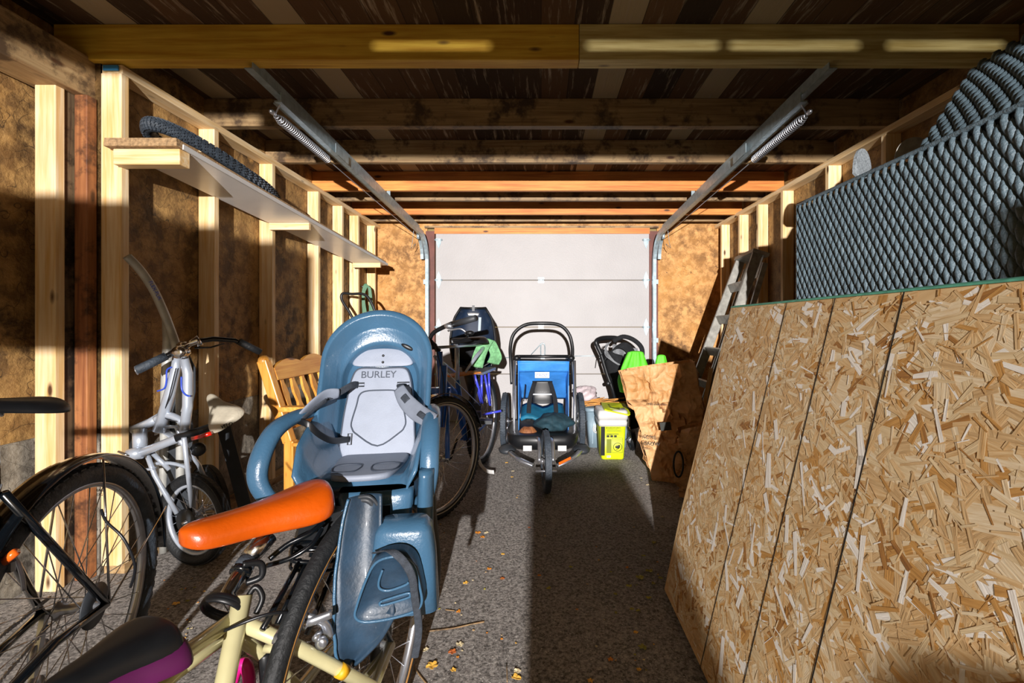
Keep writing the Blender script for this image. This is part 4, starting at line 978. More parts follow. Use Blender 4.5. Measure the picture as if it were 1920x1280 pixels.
MB().tube([P(810, 652, 2.8), P(857, 649, 3.1), P(912, 645, 3.5)], .010, 12).tube([P(912, 645, 3.5), P(893, 668, 3.3), P(873, 697, 3.2)], [.016, .014, .008], 12).tube([P(815, 668, 2.8), P(852, 697, 3.1)], .010, 10).ell(P(912, 645, 3.49), (.022, .022, .022)).build('silver_carrier_bar', 'silverpaint', bb_)
hbL = [P(806, 648, 2.76), P(807, 633, 2.76), P(815, 622, 2.74), P(834, 612, 2.70), P(848, 606, 2.66)]
MB().tube(spline(hbL), .013, 12).tube([hdb, P(807, 640, 2.76)], .016, 12).ell(P(808, 648, 2.77), (.04, .03, .025)).build('handlebar', 'black', bb_)
MB().tube([P(850, 608, 2.66), P(892, 596, 2.55)], .018, 14).build('grip', 'darkgrey', bb_)
MB().tube([P(775, 660, 2.85), P(806, 640, 2.78)], .013, 12).tube([P(765, 652, 2.9), P(775, 660, 2.85)], .016, 12).build('handlebar_end', 'black', bb_)
MB().ell(P(842, 611, 2.66), (.03, .02, .018)).tube(spline([P(840, 620, 2.64), P(862, 616, 2.62), P(873, 622, 2.62)]), .006, 8).build('brake_lever', 'alu', bb_)
MB().ell(P(881, 624, 2.64), (.026, .02, .014)).tube(spline([P(872, 626, 2.64), P(876, 632, 2.7), P(850, 640, 2.75)]), .005, 8).build('bell', 'black', bb_)
for i, pp in enumerate(([(812, 640, 2.74), (822, 670, 2.7), (832, 720, 2.66), (829, 800, 2.62)], [(806, 645, 2.74), (801, 690, 2.7), (812, 760, 2.62), (816, 830, 2.56)], [(813, 668, 2.74), (840, 700, 2.9), (880, 740, 3.1), (900, 760, 3.3)])):
    MB().tube(spline([P(*a) for a in pp]), .003, 6).build('brake_cable', 'alu' if i == 2 else 'cable', bb_)
saddle(P(905, 636, 3.32), P(845, 641, 3.05), .16, .06, 'black', bb_)
MB().beam(P(840, 705, 3.25), P(893, 697, 3.42), .12, .012).build('rack_board', 'orangeX', bb_)
MB().beam(P(893, 700, 3.42), P(918, 690, 3.62), .11, .018).build('rack_end', 'alu', bb_)
q = MB()
for (a, b_) in (((888, 700, 3.45), (902, 755, 3.5)), ((903, 697, 3.5), (903, 757, 3.5)), ((908, 697, 3.55), (918, 757, 3.55)), ((916, 692, 3.6), (919, 760, 3.6)), ((889, 700, 3.4), (905, 755, 3.5))): MB().tube([P(*a), P(*b_)], .0095, 8).build('rack_strut', 'violet', bb_)
MB().tube([P(905, 777, 3.5), P(940, 770, 3.5)], .009, 8).build('kick_bar', 'violet', bb_)
MB().lathe([(.06, -.002), (.085, -.002), (.085, .002), (.06, .002)], bbb+V((.05, 0, 0)), (1, 0, 0), 30).lathe([(.008, -.01), (.02, -.01), (.02, .01), (.008, .01)], bbb+V((.05, 0, 0)), (1, 0, 0), 12).build('chainring', 'black', bb_)
for sg in (-1, 1):
    c_ = MB().tube([bbb+V((.06*sg, 0, 0)), bbb+V((.08*sg, .12*sg, .10*sg))], .009, 8).build('crank', 'black', bb_)
    MB().box(bbb+V((.13*sg, .12*sg, .10*sg)), (.09, .08, .025)).build('pedal', 'darkgrey', c_)
MB().box(P(893, 762, 3.35), (.07, .03, .05)).box(P(893, 777, 3.35), (.07, .03, .04)).build('lamp', 'darkgrey', bb_)
o = MB(); blade(o, [P(893, 845, 3.28), P(900, 868, 3.28), P(912, 882, 3.24), P(926, 885, 3.2)], lambda t: .014, .006, (0, 0, 1)); o.build('kickstand', 'white', bb_)
# navy child seat on its rear rack
nv = thing('child_bike_seat', 'dark navy child seat with a handle slot on the blue bicycle by the door', 'child seat', (-.58, 3.75, .7))
Xn = frameM(V((-.575, 3.86, .74)), (.12, -1, 0))
def nshell(i, j):
    t = 2*j-1; w_ = [.17, .18, .185, .18, .165, .15, .115][min(6, int(i*6))]; k = i*6-int(min(i*6, 5.999)); ws = [.15, .17, .185, .185, .175, .155, .105]; w_ = ws[min(int(i*6), 5)]*(1-k)+ws[min(int(i*6)+1, 6)]*k
    return V((t*w_, .09*abs(t)**3-.12*i, .50*i))
MB(Xn).grid(nshell, 18, 16, .008).build('seat_shell', 'navy', nv, sub=1)
MB(Xn).tube([nshell(k/20, 0) for k in range(21)]+[nshell(1, k/8) for k in range(1, 8)]+[nshell(1-k/20, 1) for k in range(21)], .010, 8).build('rim', 'black', nv)
MB(Xn).tube([(-.05, -.09, .455), (.05, -.09, .455), (.04, -.09, .44), (-.04, -.09, .44)], .004, 6, True).box((0, -.1, .448), (.09, .01, .014)).build('handle_slot', 'white', nv)
MB(Xn).box((0, -.105, .50), (.022, .02, .05)).build('buckle', 'darkgrey', nv)
MB(Xn).box((.055, -.04, .36), (.022, .01, .12), Matrix.Rotation(.05, 3, 'Y')).build('label_strip', 'bingrey', nv)
q = MB(Xn); q.grid(lambda i, j: V(((2*j-1)*.165, .0+.26*i, .0+.07*abs(2*j-1)**2)), 8, 10, .01); q.build('seat_pan', 'black', nv)
MB(Xn).ell((0, .03, .12), (.12, .03, .09)).build('cushion', 'blackfabric', nv)
q = MB(Xn); loftbox(q, [((0, .1, -.22), .03, .03), ((0, .1, -.0), .09, .1)]); q.build('seat_base', 'black', nv)
# green cloth over the carrier
def drape(path, wfn, mat, name, label, cat, th=.004, fold=.006, nf=2):
    path = spline(path, 5); n = len(path)
    def fn(i, j):
        k = i*(n-1); a = int(min(k, n-2)); c = path[a].lerp(path[a+1], k-a); s, e = wfn(i); return c.lerp(c, 0)+s*(j-.5)*e+V((0, fold*math.sin(j*nf*PI+i*3), fold*.4*math.cos(j*7+i*5)))
    o = MB().grid(fn, 24, 16, th).build(name, mat); return tag(o, label, cat)
drape([P(893, 688, 3.42), P(899, 665, 3.42), P(908, 645, 3.44), P(916, 636, 3.46), P(924, 650, 3.5), P(930, 668, 3.52), P(924, 682, 3.55)], lambda i: (V((.8, .35, -.2)), .11), 'tealcloth', 'green_cloth', 'crumpled green cloth draped over the silver carrier of the blue bicycle', 'cloth')
# ================================================================== blue child trailer
ct = thing('child_trailer', 'blue and black child bike trailer with three wheels and an arched push bar', 'trailer', (.02, 3.8, 0))
cx = .015
def CX(px, z): return (px-VX)*z/F
wheel(ct, 'front_wheel', V((CX(1024, 2.98), 2.985, .2)), V((1, .08, 0)), .2, .023, 16, tyre='rubberblue', rim='black')
for sg, px in ((-1, 946), (1, 1089)): wheel(ct, 'rear_wheel', V((CX(px, 3.95), 4.0, .25)), V((1, 0, 0)), .25, .025, 18, tyre='rubberblue')
MB().tube([P(1004, 883, 2.985), P(1044, 883, 2.985)], .007, 8).build('front_axle', 'alu', ct)
for sg in (-1, 1):
    ex = CX(1024+sg*13, 2.99)
    MB().tube(spline([V((ex, 2.985, .2)), V((ex, 3.1, .30)), V((cx+sg*.04, 3.35, .26)), V((cx+sg*.08, 3.55, .2))]), .012, 10).build('wheel_arm', 'alu', ct)
for sg, (a, b_, c) in ((-1, ((1000, 872, 3.2), (972, 860, 3.25), (957, 848, 3.45))), (1, ((1045, 873, 3.2), (1072, 860, 3.25), (1087, 846, 3.45)))):
    q = MB(); blade(q, [P(*a), P(*b_), P(*c)], lambda t: .013, .022, (0, 0, 1)); q.build('bumper', 'alu', ct)
o = MB().beam(P(1048, 869, 3.17), P(1070, 858, 3.22), .003, .018); o.build('warning_label', 'orangelens', ct)
# frame uprights
for sg, px in ((-1, 964.5), (1, 1077)):
    MB().tube([P(px, 826, 3.5), P(px+1*sg, 760, 3.6), P(px-1*sg*0, 676, 3.72)], .0125, 12).build('frame_upright', 'alu', ct)
q = MB().tube(spline([P(960, 720, 3.78), P(958, 680, 3.8), P(957, 650, 3.84), P(964, 625, 3.86), P(985, 609, 3.88), P(1016, 606, 3.9), P(1048, 609, 3.88), P(1066, 625, 3.86), P(1073, 650, 3.84), P(1073, 680, 3.8), P(1075, 720, 3.78)], 6), .0155, 12, sy=.8)
q.build('push_bar', 'black', ct)
MB().tube([P(968, 668, 3.76), P(1074, 668, 3.76)], .014, 10).tube([P(968, 674, 3.74), P(1074, 675, 3.74)], .010, 10).build('top_crossbar', 'black', ct)
for px in (969, 1071): MB().ell(P(px, 671, 3.72), (.03, .03, .025)).build('hinge_joint', 'black', ct)
def wallq(a, b_, c, d, nx=10, ny=10, cr=.012):
    A, B, C_, D = map(V, (a, b_, c, d))
    def fn(i, j): p = A.lerp(B, j).lerp(D.lerp(C_, j), i); return p+V((cr*math.sin(i*9+j*4)*math.sin(j*PI), cr*math.sin(j*7+i*3)*math.sin(i*PI), 0))
    return fn
MB().grid(wallq(P(972, 681, 3.75), P(1066, 681, 3.75), V((.24, 4.15, .42)), V((-.20, 4.15, .42))), 14, 14, .004).build('back_panel', 'cartblue', ct)
for sg, px in ((-1, 972), (1, 1067)):
    x_ = CX(px, 3.75); MB().grid(wallq(P(px, 676, 3.75), V((x_*1.0, 4.2, .80)), V((x_, 4.2, .30)), P(px-sg*1, 806, 3.55)), 12, 8, .004).build('side_panel', 'cartblue', ct)
MB().grid(wallq(P(970, 675, 3.74), P(1068, 675, 3.74), P(1066, 697, 3.78), P(972, 697, 3.78), cr=.004), 6, 10, .003).build('top_flap', 'cartblue', ct)
MB().bb(CX(1003, 3.78), CX(1030, 3.78), 3.765, 3.772, CH+(VY-708)*3.78/F, CH+(VY-697)*3.78/F).build('white_patch', 'white', ct)
text('lettering', 'THULE' if False else 'CROZ', 'bluestripe', .035, P(1004.5, 706.5, 3.762), (1, 0, 0), (0, 0, 1), ct, .001)
q = MB(); blade(q, [P(1017, 714, 3.86), P(1017, 740, 3.86), P(1017, 756, 3.84)], lambda t: .085, .012, (1, 0, 0)); q.build('seat_back', 'black', ct)
MB().bb(-.07, .1, 3.80, 3.82, CH-(740-610)*3.8/F, CH-(738-610)*3.8/F).build('chest_strap', 'alu', ct)
MB().grid(lambda i, j: V((cx-.17+.34*j, 3.62+.3*i, .33+.06*i+.02*math.sin(j*9))), 6, 8, .02).build('seat_cushion', 'cartteal', ct)
for sg in (-1, 1): 
    q = MB(); blade(q, [P(1017+sg*14, 715, 3.83), P(1017+sg*24, 750, 3.75), P(1017+sg*26, 790, 3.65)], lambda t: .018, .004, (1, 0, 0)); q.build('harness_strap', 'blackfabric', ct)
q = MB(); loftbox(q, [((cx, 3.66, .16), .24, .26), ((cx, 3.66, .20), .27, .30), ((cx, 3.66, .27), .28, .30), ((cx, 3.66, .275), .26, .28)]); q.build('body_tub', 'black', ct)
for px in (989, 1054): MB().bb(CX(px-8, 3.35), CX(px+8, 3.35), 3.345, 3.352, CH-(845-610)*3.35/F, CH-(835-610)*3.35/F).build('white_label', 'white', ct)
for sg, px in ((-1, 951), (1, 1090)): MB().ell(P(px, 842, 3.62), (.07, .09, .035)).build('mud_shield', 'darkgrey', ct)
MB().tube(spline([P(982, 752, 3.5), P(985, 720, 3.55)]), .004, 6).build('cord', 'black', ct)
# things inside the trailer
hl = thing('helmet', 'pinkish child helmet shell lying inside the blue trailer', 'helmet', P(988, 826, 3.52))
MB().grid(lambda i, j: P(990, 824, 3.5)+V((.085*math.cos(PI*j)*math.cos(i*1.3), -.07*math.sin(PI*j)*math.cos(i*1.3), .11*math.sin(i*1.3))), 8, 16, .012).build('shell', 'redpost', hl)
MB().tube([P(990, 824, 3.5)+V((.09*math.cos(a), -.075*math.sin(a), .0)) for a in [2*PI*k/24 for k in range(24)]], .006, 8, True).build('rim', 'white', hl)
def lump(c, r, mat, name, label, cat, amp=.25, seed=1, nu=28, nv=18, parent=None):
    rnd = random.Random(seed); ph = [(rnd.uniform(2, 7), rnd.uniform(2, 7), rnd.uniform(0, 6), rnd.uniform(0, 6)) for _ in range(6)]
    def fn(i, j):
        a = 2*PI*i; b_ = -PI/2+PI*j; k = 1+amp*sum(math.sin(round(p[0])*a+p[2])*math.sin(p[1]*b_+p[3]) for p in ph)/3*math.cos(b_)
        z = r[2]*math.sin(b_)*k; return V(c)+V((r[0]*math.cos(a)*math.cos(b_)*k, r[1]*math.sin(a)*math.cos(b_)*k, max(z, -r[2]*.75)))
    o = MB().grid(fn, nu, nv).build(name, mat, parent); 
    return tag(o, label, cat) if label else o
lump((.10, 3.55, .335), (.14, .12, .07), 'darkteal', 'folded_blanket', 'dark teal blanket bundled in the seat of the blue trailer', 'blanket', .3, 4)
# ================================================================== bin, sticks, plastic bag, bucket
bn2 = thing('storage_bin', 'blue grey plastic storage bin between the trailer and the yellow bucket', 'bin', P(1132, 838, 4.15)*1)
bn2.location = (.60, 4.16, 0)
q = MB(); loftbox(q, [((.60, 4.16, 0), .17, .10), ((.60, 4.16, .32), .19, .12)], p=.25); q.build('bin_body', 'bingrey', bn2)
q = MB(); loftbox(q, [((.60, 4.16, .32), .20, .13), ((.60, 4.16, .33), .205, .135), ((.60, 4.16, .355), .205, .135), ((.60, 4.16, .358), .19, .12)], p=.25); q.build('bin_rim', 'bingrey', bn2)
for x in (.46, .55, .64, .73): MB().bb(x-.005, x+.005, 4.045, 4.056, .04, .31).build('rib', 'bingrey', bn2)
MB().circle((.50, 4.043, .17), (0, 1, 0), .035, .005, 20, 6).bb(.475, .525, 4.04, 4.05, .155, .185).bb(.49, .51, 4.04, 4.05, .14, .2).build('emblem', 'white', bn2)
lump(P(1098, 738, 4.22), (.10, .09, .075), 'plasticbag', 'plastic_bag', 'crumpled pale pinkish plastic bag on top of the storage bin', 'bag', .35, 9)
rnd = random.Random(5)
for k in range(15):
    x = .50+.012*k+rnd.uniform(-.03, .03)
    a = V((.36+rnd.uniform(-.02, .06), 4.07+.012*k, .366+.006*(k % 5)+rnd.uniform(0, .004))); b_ = a+V((.36+rnd.uniform(-.12, .06), rnd.uniform(-.05, .06), rnd.uniform(-.0, .045)))
    tag(MB().beam(a, b_, .010+rnd.uniform(0, .008), .006).build('kindling_stick', 'kindling'), 'thin orange brown split stick in the heap on the storage bin', 'stick', 'kindling sticks on the bin')
bk2 = thing('litter_bucket', 'square yellow green bucket with white collar and a flip lid on the floor', 'bucket', (.585, 3.80, 0))
BX = .585; BY = 3.80
q = MB(); loftbox(q, [((BX, BY, 0), .088, .10), ((BX, BY, .01), .094, .105), ((BX, BY, .275), .108, .12)], p=.22, n=32); q.build('bucket_body', 'bucketyellow', bk2)
q = MB(); loftbox(q, [((BX, BY, .275), .118, .13), ((BX, BY, .31), .121, .133), ((BX, BY, .312), .116, .128), ((BX, BY, .328), .117, .129), ((BX, BY, .33), .123, .135), ((BX, BY, .365), .126, .138), ((BX, BY, .395), .12, .132), ((BX, BY, .405), .11, .122)], p=.22, n=32); q.build('bucket_collar', 'white', bk2)
q = MB(); q.prism([(BX-.07, BY-.12, .405), (BX-.04, BY-.135, .398), (BX+.12, BY-.135, .365), (BX+.135, BY-.12, .37), (BX+.13, BY+.12, .41), (BX-.06, BY+.12, .415)], (0, 0, .012)); q.build('flip_lid', 'bucketyellow', bk2, bevel=.005)
MB().prism([(BX-.02, BY-.09, .412), (BX+.06, BY-.10, .396), (BX+.08, BY+.06, .405), (BX-.02, BY+.06, .418)], (0, 0, .008)).build('lid_panel', 'inkgrey', bk2)
fy = BY-.1185
def lab(x0, x1, z0, z1, mat='ink', name='print'):
    y_ = lambda z: BY-.105-(.015*(z-.01)/.265)-.0012
    return MB().add([(BX+x0, y_(z0), z0), (BX+x1, y_(z0), z0), (BX+x1, y_(z1), z1), (BX+x0, y_(z1), z1), (BX+x0, y_(z0)-.0008, z0), (BX+x1, y_(z0)-.0008, z0), (BX+x1, y_(z1)-.0008, z1), (BX+x0, y_(z1)-.0008, z1)], [(0, 1, 2, 3), (7, 6, 5, 4), (0, 4, 5, 1), (1, 5, 6, 2), (2, 6, 7, 3), (3, 7, 4, 0)]).build(name, mat, bk2)
lab(-.098, -.066, .035, .272, 'black', 'dark_side_label')
for x in (-.052, -.022, .008): lab(x, x+.022, .185, .202)
lab(-.052, -.012, .055, .17, 'inkgrey'); lab(-.05, -.018, .018, .036, 'white'); 
for i in range(7): lab(-.048+i*.004, -.046+i*.004, .020, .034)
lab(-.052, .045, .210, .214)
for i, (x1, z) in enumerate(((.035, .250), (.07, .243), (.06, .237), (.07, .230))): lab(-.052, x1, z, z+.0025, 'inkgrey')
for z in (.165, .152): lab(.0, .075, z, z+.002)
lab(-.006, -.004, .06, .178); lab(.076, .078, .06, .178); lab(-.006, .078, .058, .060); lab(-.006, .078, .178, .180)
MB().circle((BX+.038, BY-.112, .105), (0, 1, .056), .034, .0022, 32, 6).build('print', 'ink', bk2)
MB().ell((BX+.038, BY-.111, .105), (.020, .003, .012)).ell((BX+.05, BY-.111, .115), (.008, .003, .008)).tube([(BX+.025, BY-.112, .082), (BX+.05, BY-.112, .095)], .002, 6).build('print', 'ink', bk2)
text('lettering', 'YARDWORKS', 'ink', .017, (BX-.045, BY-.1205, .257), (1, 0, 0), (0, -.056, 1), bk2, .0008)
MB().circle((BX-.052, BY-.1195, .263), (0, 1, 0), .005, .0015, 14, 5).build('print', 'ink', bk2)
text('lettering', 'CLUMPING', 'ink', .009, (BX-.052, BY-.1165, .204), (1, 0, 0), (0, -.056, 1), bk2, .0006)
# ================================================================== folded stroller and green bags
srl = thing('stroller', 'black folded stroller with grey mesh hood lining leaning near the garage door', 'stroller', (.8, 4.45, 0))
q = MB().tube(spline([P(1128, 665, 4.3), P(1121, 650, 4.3), P(1118, 640, 4.3), P(1128, 634, 4.35), P(1150, 633, 4.4), P(1165, 636, 4.4)], 6), .022, 10); q.build('handle', 'black', srl)
q = MB().tube(spline([P(1126, 660, 4.35), P(1138, 700, 4.35), P(1150, 735, 4.35), P(1158, 775, 4.42), P(1180, 800, 4.5)], 5), .016, 10).build('frame_tube', 'black', srl)
def hood(i, j):
    a = PI*j; c = P(1166, 668, 4.4); rx = .20-.03*i; return c+V((-.13+.30*j-.06*i, -.06*i, .0))+V((0, -.10*math.sin(a)*(1-i*.3), .17*math.sin(a)**.8-.06*j-.05*i))
MB().grid(hood, 8, 22, .012).build('hood', 'blackfabric', srl)
q = MB().tube(spline([P(1150, 640, 4.3), P(1168, 631, 4.3), P(1188, 637, 4.3), P(1203, 652, 4.3), P(1204, 672, 4.32)], 6), .022, 10); q.build('hood_rim', 'blackfabric', srl)
MB().grid(lambda i, j: P(1150+44*j, 645+8*j+32*i*(1-.25*j), 4.38+.04*math.sin(j*9)), 10, 14, .01).build('lining', 'greyfabric', srl)
for k in range(4): MB().tube(spline([P(1146-k*3, 640+k, 4.31), P(1137-k*1, 654+k*3, 4.28), P(1150-k*1.5, 675, 4.28), P(1164-k*1.5, 684, 4.28)]), .004, 6).build('piping', 'greyfabric', srl)
def sbody(i, j):
    l = spline([P(1128, 655, 4.42), P(1142, 705, 4.4), P(1152, 745, 4.38), P(1156, 800, 4.3)], 5); r = spline([P(1175, 668, 4.42), P(1192, 705, 4.4), P(1200, 745, 4.38), P(1200, 800, 4.3)], 5)
    k = i*(len(l)-1); a = int(min(k, len(l)-2)); L_ = l[a].lerp(l[a+1], k-a); R_ = r[a].lerp(r[a+1], k-a); return L_.lerp(R_, j)+V((0, -.10*math.sin(PI*j), 0))
MB().grid(sbody, 14, 12, .02).build('seat_fabric', 'blackfabric', srl)
MB().tube([P(1126, 666, 4.28), P(1123, 686, 4.28)], .005, 6).build('wrist_strap', 'black', srl)
MB().lathe([(.003, -.004), (.02, -.004), (.02, .004), (.003, .004)], P(1141, 719, 4.3), (0, 1, 0), 14).build('clip', 'black', srl)
q = MB().tube([P(1178, 800, 4.0), P(1189, 842, 3.95)], .014, 10).tube([P(1178, 800, 4.0), P(1180, 720, 4.2)], .014, 10).build('front_leg', 'chrome', srl)
for x_, y_ in ((.86, 4.75), (1.1, 4.75), (.80, 3.98)): wheel(srl, 'small_wheel', (x_, y_, .09), (1, 0, 0), .09, .022, 5, tyre='black', rim='darkgrey', hubr=.02)
def bagmesh(c, s, name, label, mat='lime', seed=2):
    return lump(c, s, mat, name, label, 'bag', .22, seed, 30, 20)
def clothbag(base, top, r0, name, label, seed=1, pleats=7, peak=.18):
    rnd_ = random.Random(seed); ph = rnd_.uniform(0, 6); base = V(base); top = V(top)
    def fn(i, j):
        a = 2*PI*j; k = (1-i)**.6 if i > .0 else 1; w = peak+(1-peak)*math.sin(min(1, (1-i)*1.15+.0)*PI/2); w *= 1-.25*max(0, .3-i)/.3
        rr = r0*w*(1+(.10*i+.03)*math.sin(pleats*a+ph)+.05*math.sin(3*a+5*i))
        return base.lerp(top, i)+V((rr*math.cos(a), rr*.6*math.sin(a), 0))
    q_ = MB().grid(fn, 18, 56); q_.ell(top, (r0*peak, r0*peak*.6, .012)); o_ = q_.build(name, 'lime'); return tag(o_, label, 'bag')
bg = clothbag(P(1186, 735, 3.9), P(1192, 660, 3.9), .14, 'green_bag', 'bright lime green bag with a black tag beside the stroller', 3, 9, .42)
MB().box(P(1198, 685, 3.78), (.03, .012, .065)).tube(spline([P(1168, 700, 3.82), P(1180, 675, 3.81), P(1186, 660, 3.82)]), .004, 6).tube(spline([P(1208, 690, 3.83), P(1200, 670, 3.82), P(1194, 661, 3.82)]), .004, 6).build('tag', 'black', bg).location = V((0, 0, 0))-bg.location
bgl = bg.location.copy()
clothbag(P(1238, 730, 3.85), P(1240, 667, 3.85), .075, 'green_bag', 'second smaller lime green bag peeking up behind the brown paper bag', 8, 5, .45)
# ================================================================== brown paper yard bags
def paperbag(name, label, A, B, hb, ht, depth, seed, lean=(0, 0), nx=26, ny=30, amp=.02, topcut=None):
    """front-facing width from A to B on the floor, crumpled faces all round"""
    rnd = random.Random(seed); A = V(A); B = V(B); s = (B-A); W_ = s.length; s.normalize(); dv = V((-s.y, s.x, 0))
    if dv.y < 0: dv = -dv
    cen = [(rnd.uniform(0, 1), rnd.uniform(0, 1), rnd.uniform(-1, 1)) for _ in range(70)]
    per = 4*nx
    def crum(u, v):
        d1 = sorted(((((u*1.0-a)*2.2)**2+((v-b_)*1.5)**2), h) for a, b_, h in cen)
        t = d1[0][0]**.5/(d1[1][0]**.5+1e-6); return d1[0][1]*(1-t)*1.0+d1[1][1]*t*.5
    def fn(i, j):
        u = (i*4) % 4 if i < 1 else 0; sd = int(u); f = u-sd
        p = [(f*2-1, -1), (1, f*2-1), (1-f*2, 1), (-1, 1-f*2)][sd]
        bulge = 1+.05*math.sin(PI*j)
        c = A.lerp(B, .5)+dv*depth/2+V((lean[0]*j, lean[1]*j, 0))
        top = (topcut(p[0]) if topcut else ht)
        o = amp*crum(i, j)*min(1, j*5+.3)
        q_ = c+s*p[0]*(W_/2+o+.045*j)*bulge+dv*p[1]*(depth/2+o)*bulge+V((0, 0, hb+(top-hb)*j)); return q_
    m = MB().grid(fn, per, ny, 0, smooth=False)
    o = m.build(name, 'kraft'); so_ = o.modifiers.new('thickness', 'SOLIDIFY'); so_.thickness = .003; return o
pb1 = paperbag('paper_yard_bag', '', (.775, 3.2, 0), (1.13, 3.06, 0), .0, .80, .26, 7, lean=(-.15, .06), topcut=lambda x: .76+.085*(x+1)/2, amp=.045)
tag(pb1, 'tall crumpled brown paper yard bag with black print, half in sunlight', 'paper bag', 'brown paper yard bags')
root1 = pb1
def onbag(name, s, px, py, z, size, mat='ink'): 
    o = text(name, s, mat, size, P(px, py, z), (.96, -.26, 0), (0, .05, 1), None, .0012); o.parent = pb1; o.matrix_parent_inverse = Matrix.Translation(-V(pb1.location)); return o
onbag('lettering', 'HOME', 1203, 822, 3.07, .034); onbag('lettering', 'GROW', 1206, 834, 3.07, .034); onbag('lettering', 'lawn', 1209, 842, 3.07, .02)
onbag('lettering', 'fill to this line', 1216, 759, 3.08, .022)
o = MB().beam(P(1238, 800, 3.04), P(1258, 798, 3.02), .002, .055).build('print_panel', 'ink'); o.parent = pb1; o.matrix_parent_inverse = Matrix.Translation(-V(pb1.location))
pb2 = paperbag('paper_yard_bag', '', (.88, 2.89, 0), (1.08, 2.77, 0), .0, .5, .14, 13, lean=(.03, .0), topcut=lambda x: .42+.10*(x+1)/2, amp=.03)
tag(pb2, 'lower folded brown paper bag slumped in shade in front of the tall one', 'paper bag', 'brown paper yard bags')
o = MB().tube([P(1272+9*math.cos(a), 870+24*math.sin(a), 2.80) for a in [2*PI*k/24 for k in range(24)]], .006, 8, True).build('printed_ring', 'ink'); o.parent = pb2; o.matrix_parent_inverse = Matrix.Translation(-V(pb2.location))
# ================================================================== OSB sheet leaning at the right
def ob(t, l, off=0):                                                # t along the sheet (y), l up the sheet 0..1.19
    k = l/1.19; return V((.505+.275*k-off*.973, t, .012+1.155*k-off*.228))
osb = MB(); T0, T1, LH = -.55, 1.86, 1.19
TOP = 1.86
osb.prism([ob(T0, 0), ob(TOP-.0, 0), ob(TOP+.02, .3), ob(TOP+.0, LH), ob(T0, LH)], V((.011, 0, .0026)), 0)
rnd = random.Random(3); n = 0
def addflake(ct, cl, L_, W_, a, mi, off):
    ca, sa = math.cos(a), math.sin(a); sk = rnd.uniform(-.25, .25)*W_
    cs_ = [(-L_/2, -W_/2+sk), (L_/2, -W_/2), (L_/2+sk, W_/2), (-L_/2, W_/2-sk)]
    pts = [(ct+x*ca-y*sa, cl+x*sa+y*ca) for x, y in cs_]
    if any(l < .002 or l > LH-.002 or t < T0 or t > TOP-.002 for t, l in pts): return
    uo = rnd.uniform(0, 50); osb.add([ob(t, l, off) for t, l in pts], [(0, 1, 2, 3)], mi, uv=[[(uo, uo), (uo+L_*4, uo), (uo+L_*4, uo+W_*4), (uo, uo+W_*4)]])
N1 = 9500
for k in range(N1):
    t = rnd.uniform(.35, TOP) if k % 8 else rnd.uniform(T0, .4); l = rnd.uniform(0, LH)
    a = rnd.gauss(.15, .75) if k % 3 else rnd.uniform(0, PI)
    if k < N1*.45: L_, W_ = rnd.uniform(.06, .16), rnd.uniform(.014, .045)
    elif k < N1*.8: L_, W_ = rnd.uniform(.025, .08), rnd.uniform(.004, .014)
    else: L_, W_ = rnd.uniform(.012, .045), rnd.uniform(.0015, .005)
    mi = rnd.choices(range(7), (30, 18, 20, 12, 7, 5, 22))[0]
    addflake(t, l, L_, W_, a, mi, .0003+.0022*k/N1)
for k in range(60): addflake(rnd.uniform(.4, 1.8), rnd.uniform(.1, 1.1), rnd.uniform(.03, .11), rnd.uniform(.006, .022), rnd.gauss(1.35, .35), 4, .0026)
for tt in (1.435, 1.20, .972):                                       # printed layout lines
    osb.add([ob(tt-.0022, 0.0, .0029), ob(tt+.0022, 0.0, .0029), ob(tt+.0022, LH, .0029), ob(tt-.0022, LH, .0029)], [(0, 1, 2, 3)], 7)
osb.add([ob(T0, LH, .003), ob(TOP, LH, .003), ob(TOP, LH, -.011)+V((0, 0, .001)), ob(T0, LH, -.011)+V((0, 0, .001))], [(0, 1, 2, 3)], 8)
osb.add([ob(T0, LH-.004, .003), ob(TOP, LH-.004, .003), ob(TOP, LH+.0005, .003), ob(T0, LH+.0005, .003)], [(0, 1, 2, 3)], 8)
o = osb.build('osb_sheet', OSB, org=(.6, 1.0, .012)); tag(o, 'large strand board sheet with three black lines leaning at the right front', 'strand board')
# ================================================================== grey wicker sofa standing behind the sheet
ws = thing('wicker_sofa', 'dark grey woven wicker sofa standing on end behind the strand board', 'sofa', (1.6, 1.6, 0))
x0 = 1.30
def woven(fn, nu, nv, lenu, lenv, name):
    """fn(u,v) -> point on the surface; teardrop loops staggered in columns"""
    q = MB()
    for i in range(nu):
        for j in range(nv):
            u = (i+.5)/nu; v = (j+.5+(.5 if i % 2 else 0))/nv
            if v > 1-.3/nv: continue
            p = fn(u, v); e = 1e-3; du = (fn(min(u+e, 1), v)-fn(max(u-e, 0), v)).normalized(); dv = (fn(u, min(v+e, 1))-fn(u, max(v-e, 0))).normalized(); nn = du.cross(dv).normalized()
            if nn.x > 0 or (abs(nn.x) < .2 and nn.y > 0): nn = -nn
            tl = .16*rnd.uniform(.8, 1.1); ax = (dv+du*tl).normalized(); sx = nn.cross(ax).normalized()
            R = []
            for t_, w_, h_ in ((-.62, .12, -.2), (-.5, .55, .2), (-.2, .95, .85), (.15, 1, 1), (.45, .7, .55), (.62, .12, -.2)):
                c = p+ax*t_*lenv/nv*1.16; w2 = w_*lenu/nu*.60; h2 = h_*.015
                R.append([c-sx*w2, c-sx*w2*.55+nn*h2*.8, c+nn*h2, c+sx*w2*.55+nn*h2*.75, c+sx*w2])
            q.rings(R, wrap=False, cap=False)
    return q.build(name, 'wicker', ws)
za, zb = .62, 2.30
ftop = lambda u: 1.675+.02*u
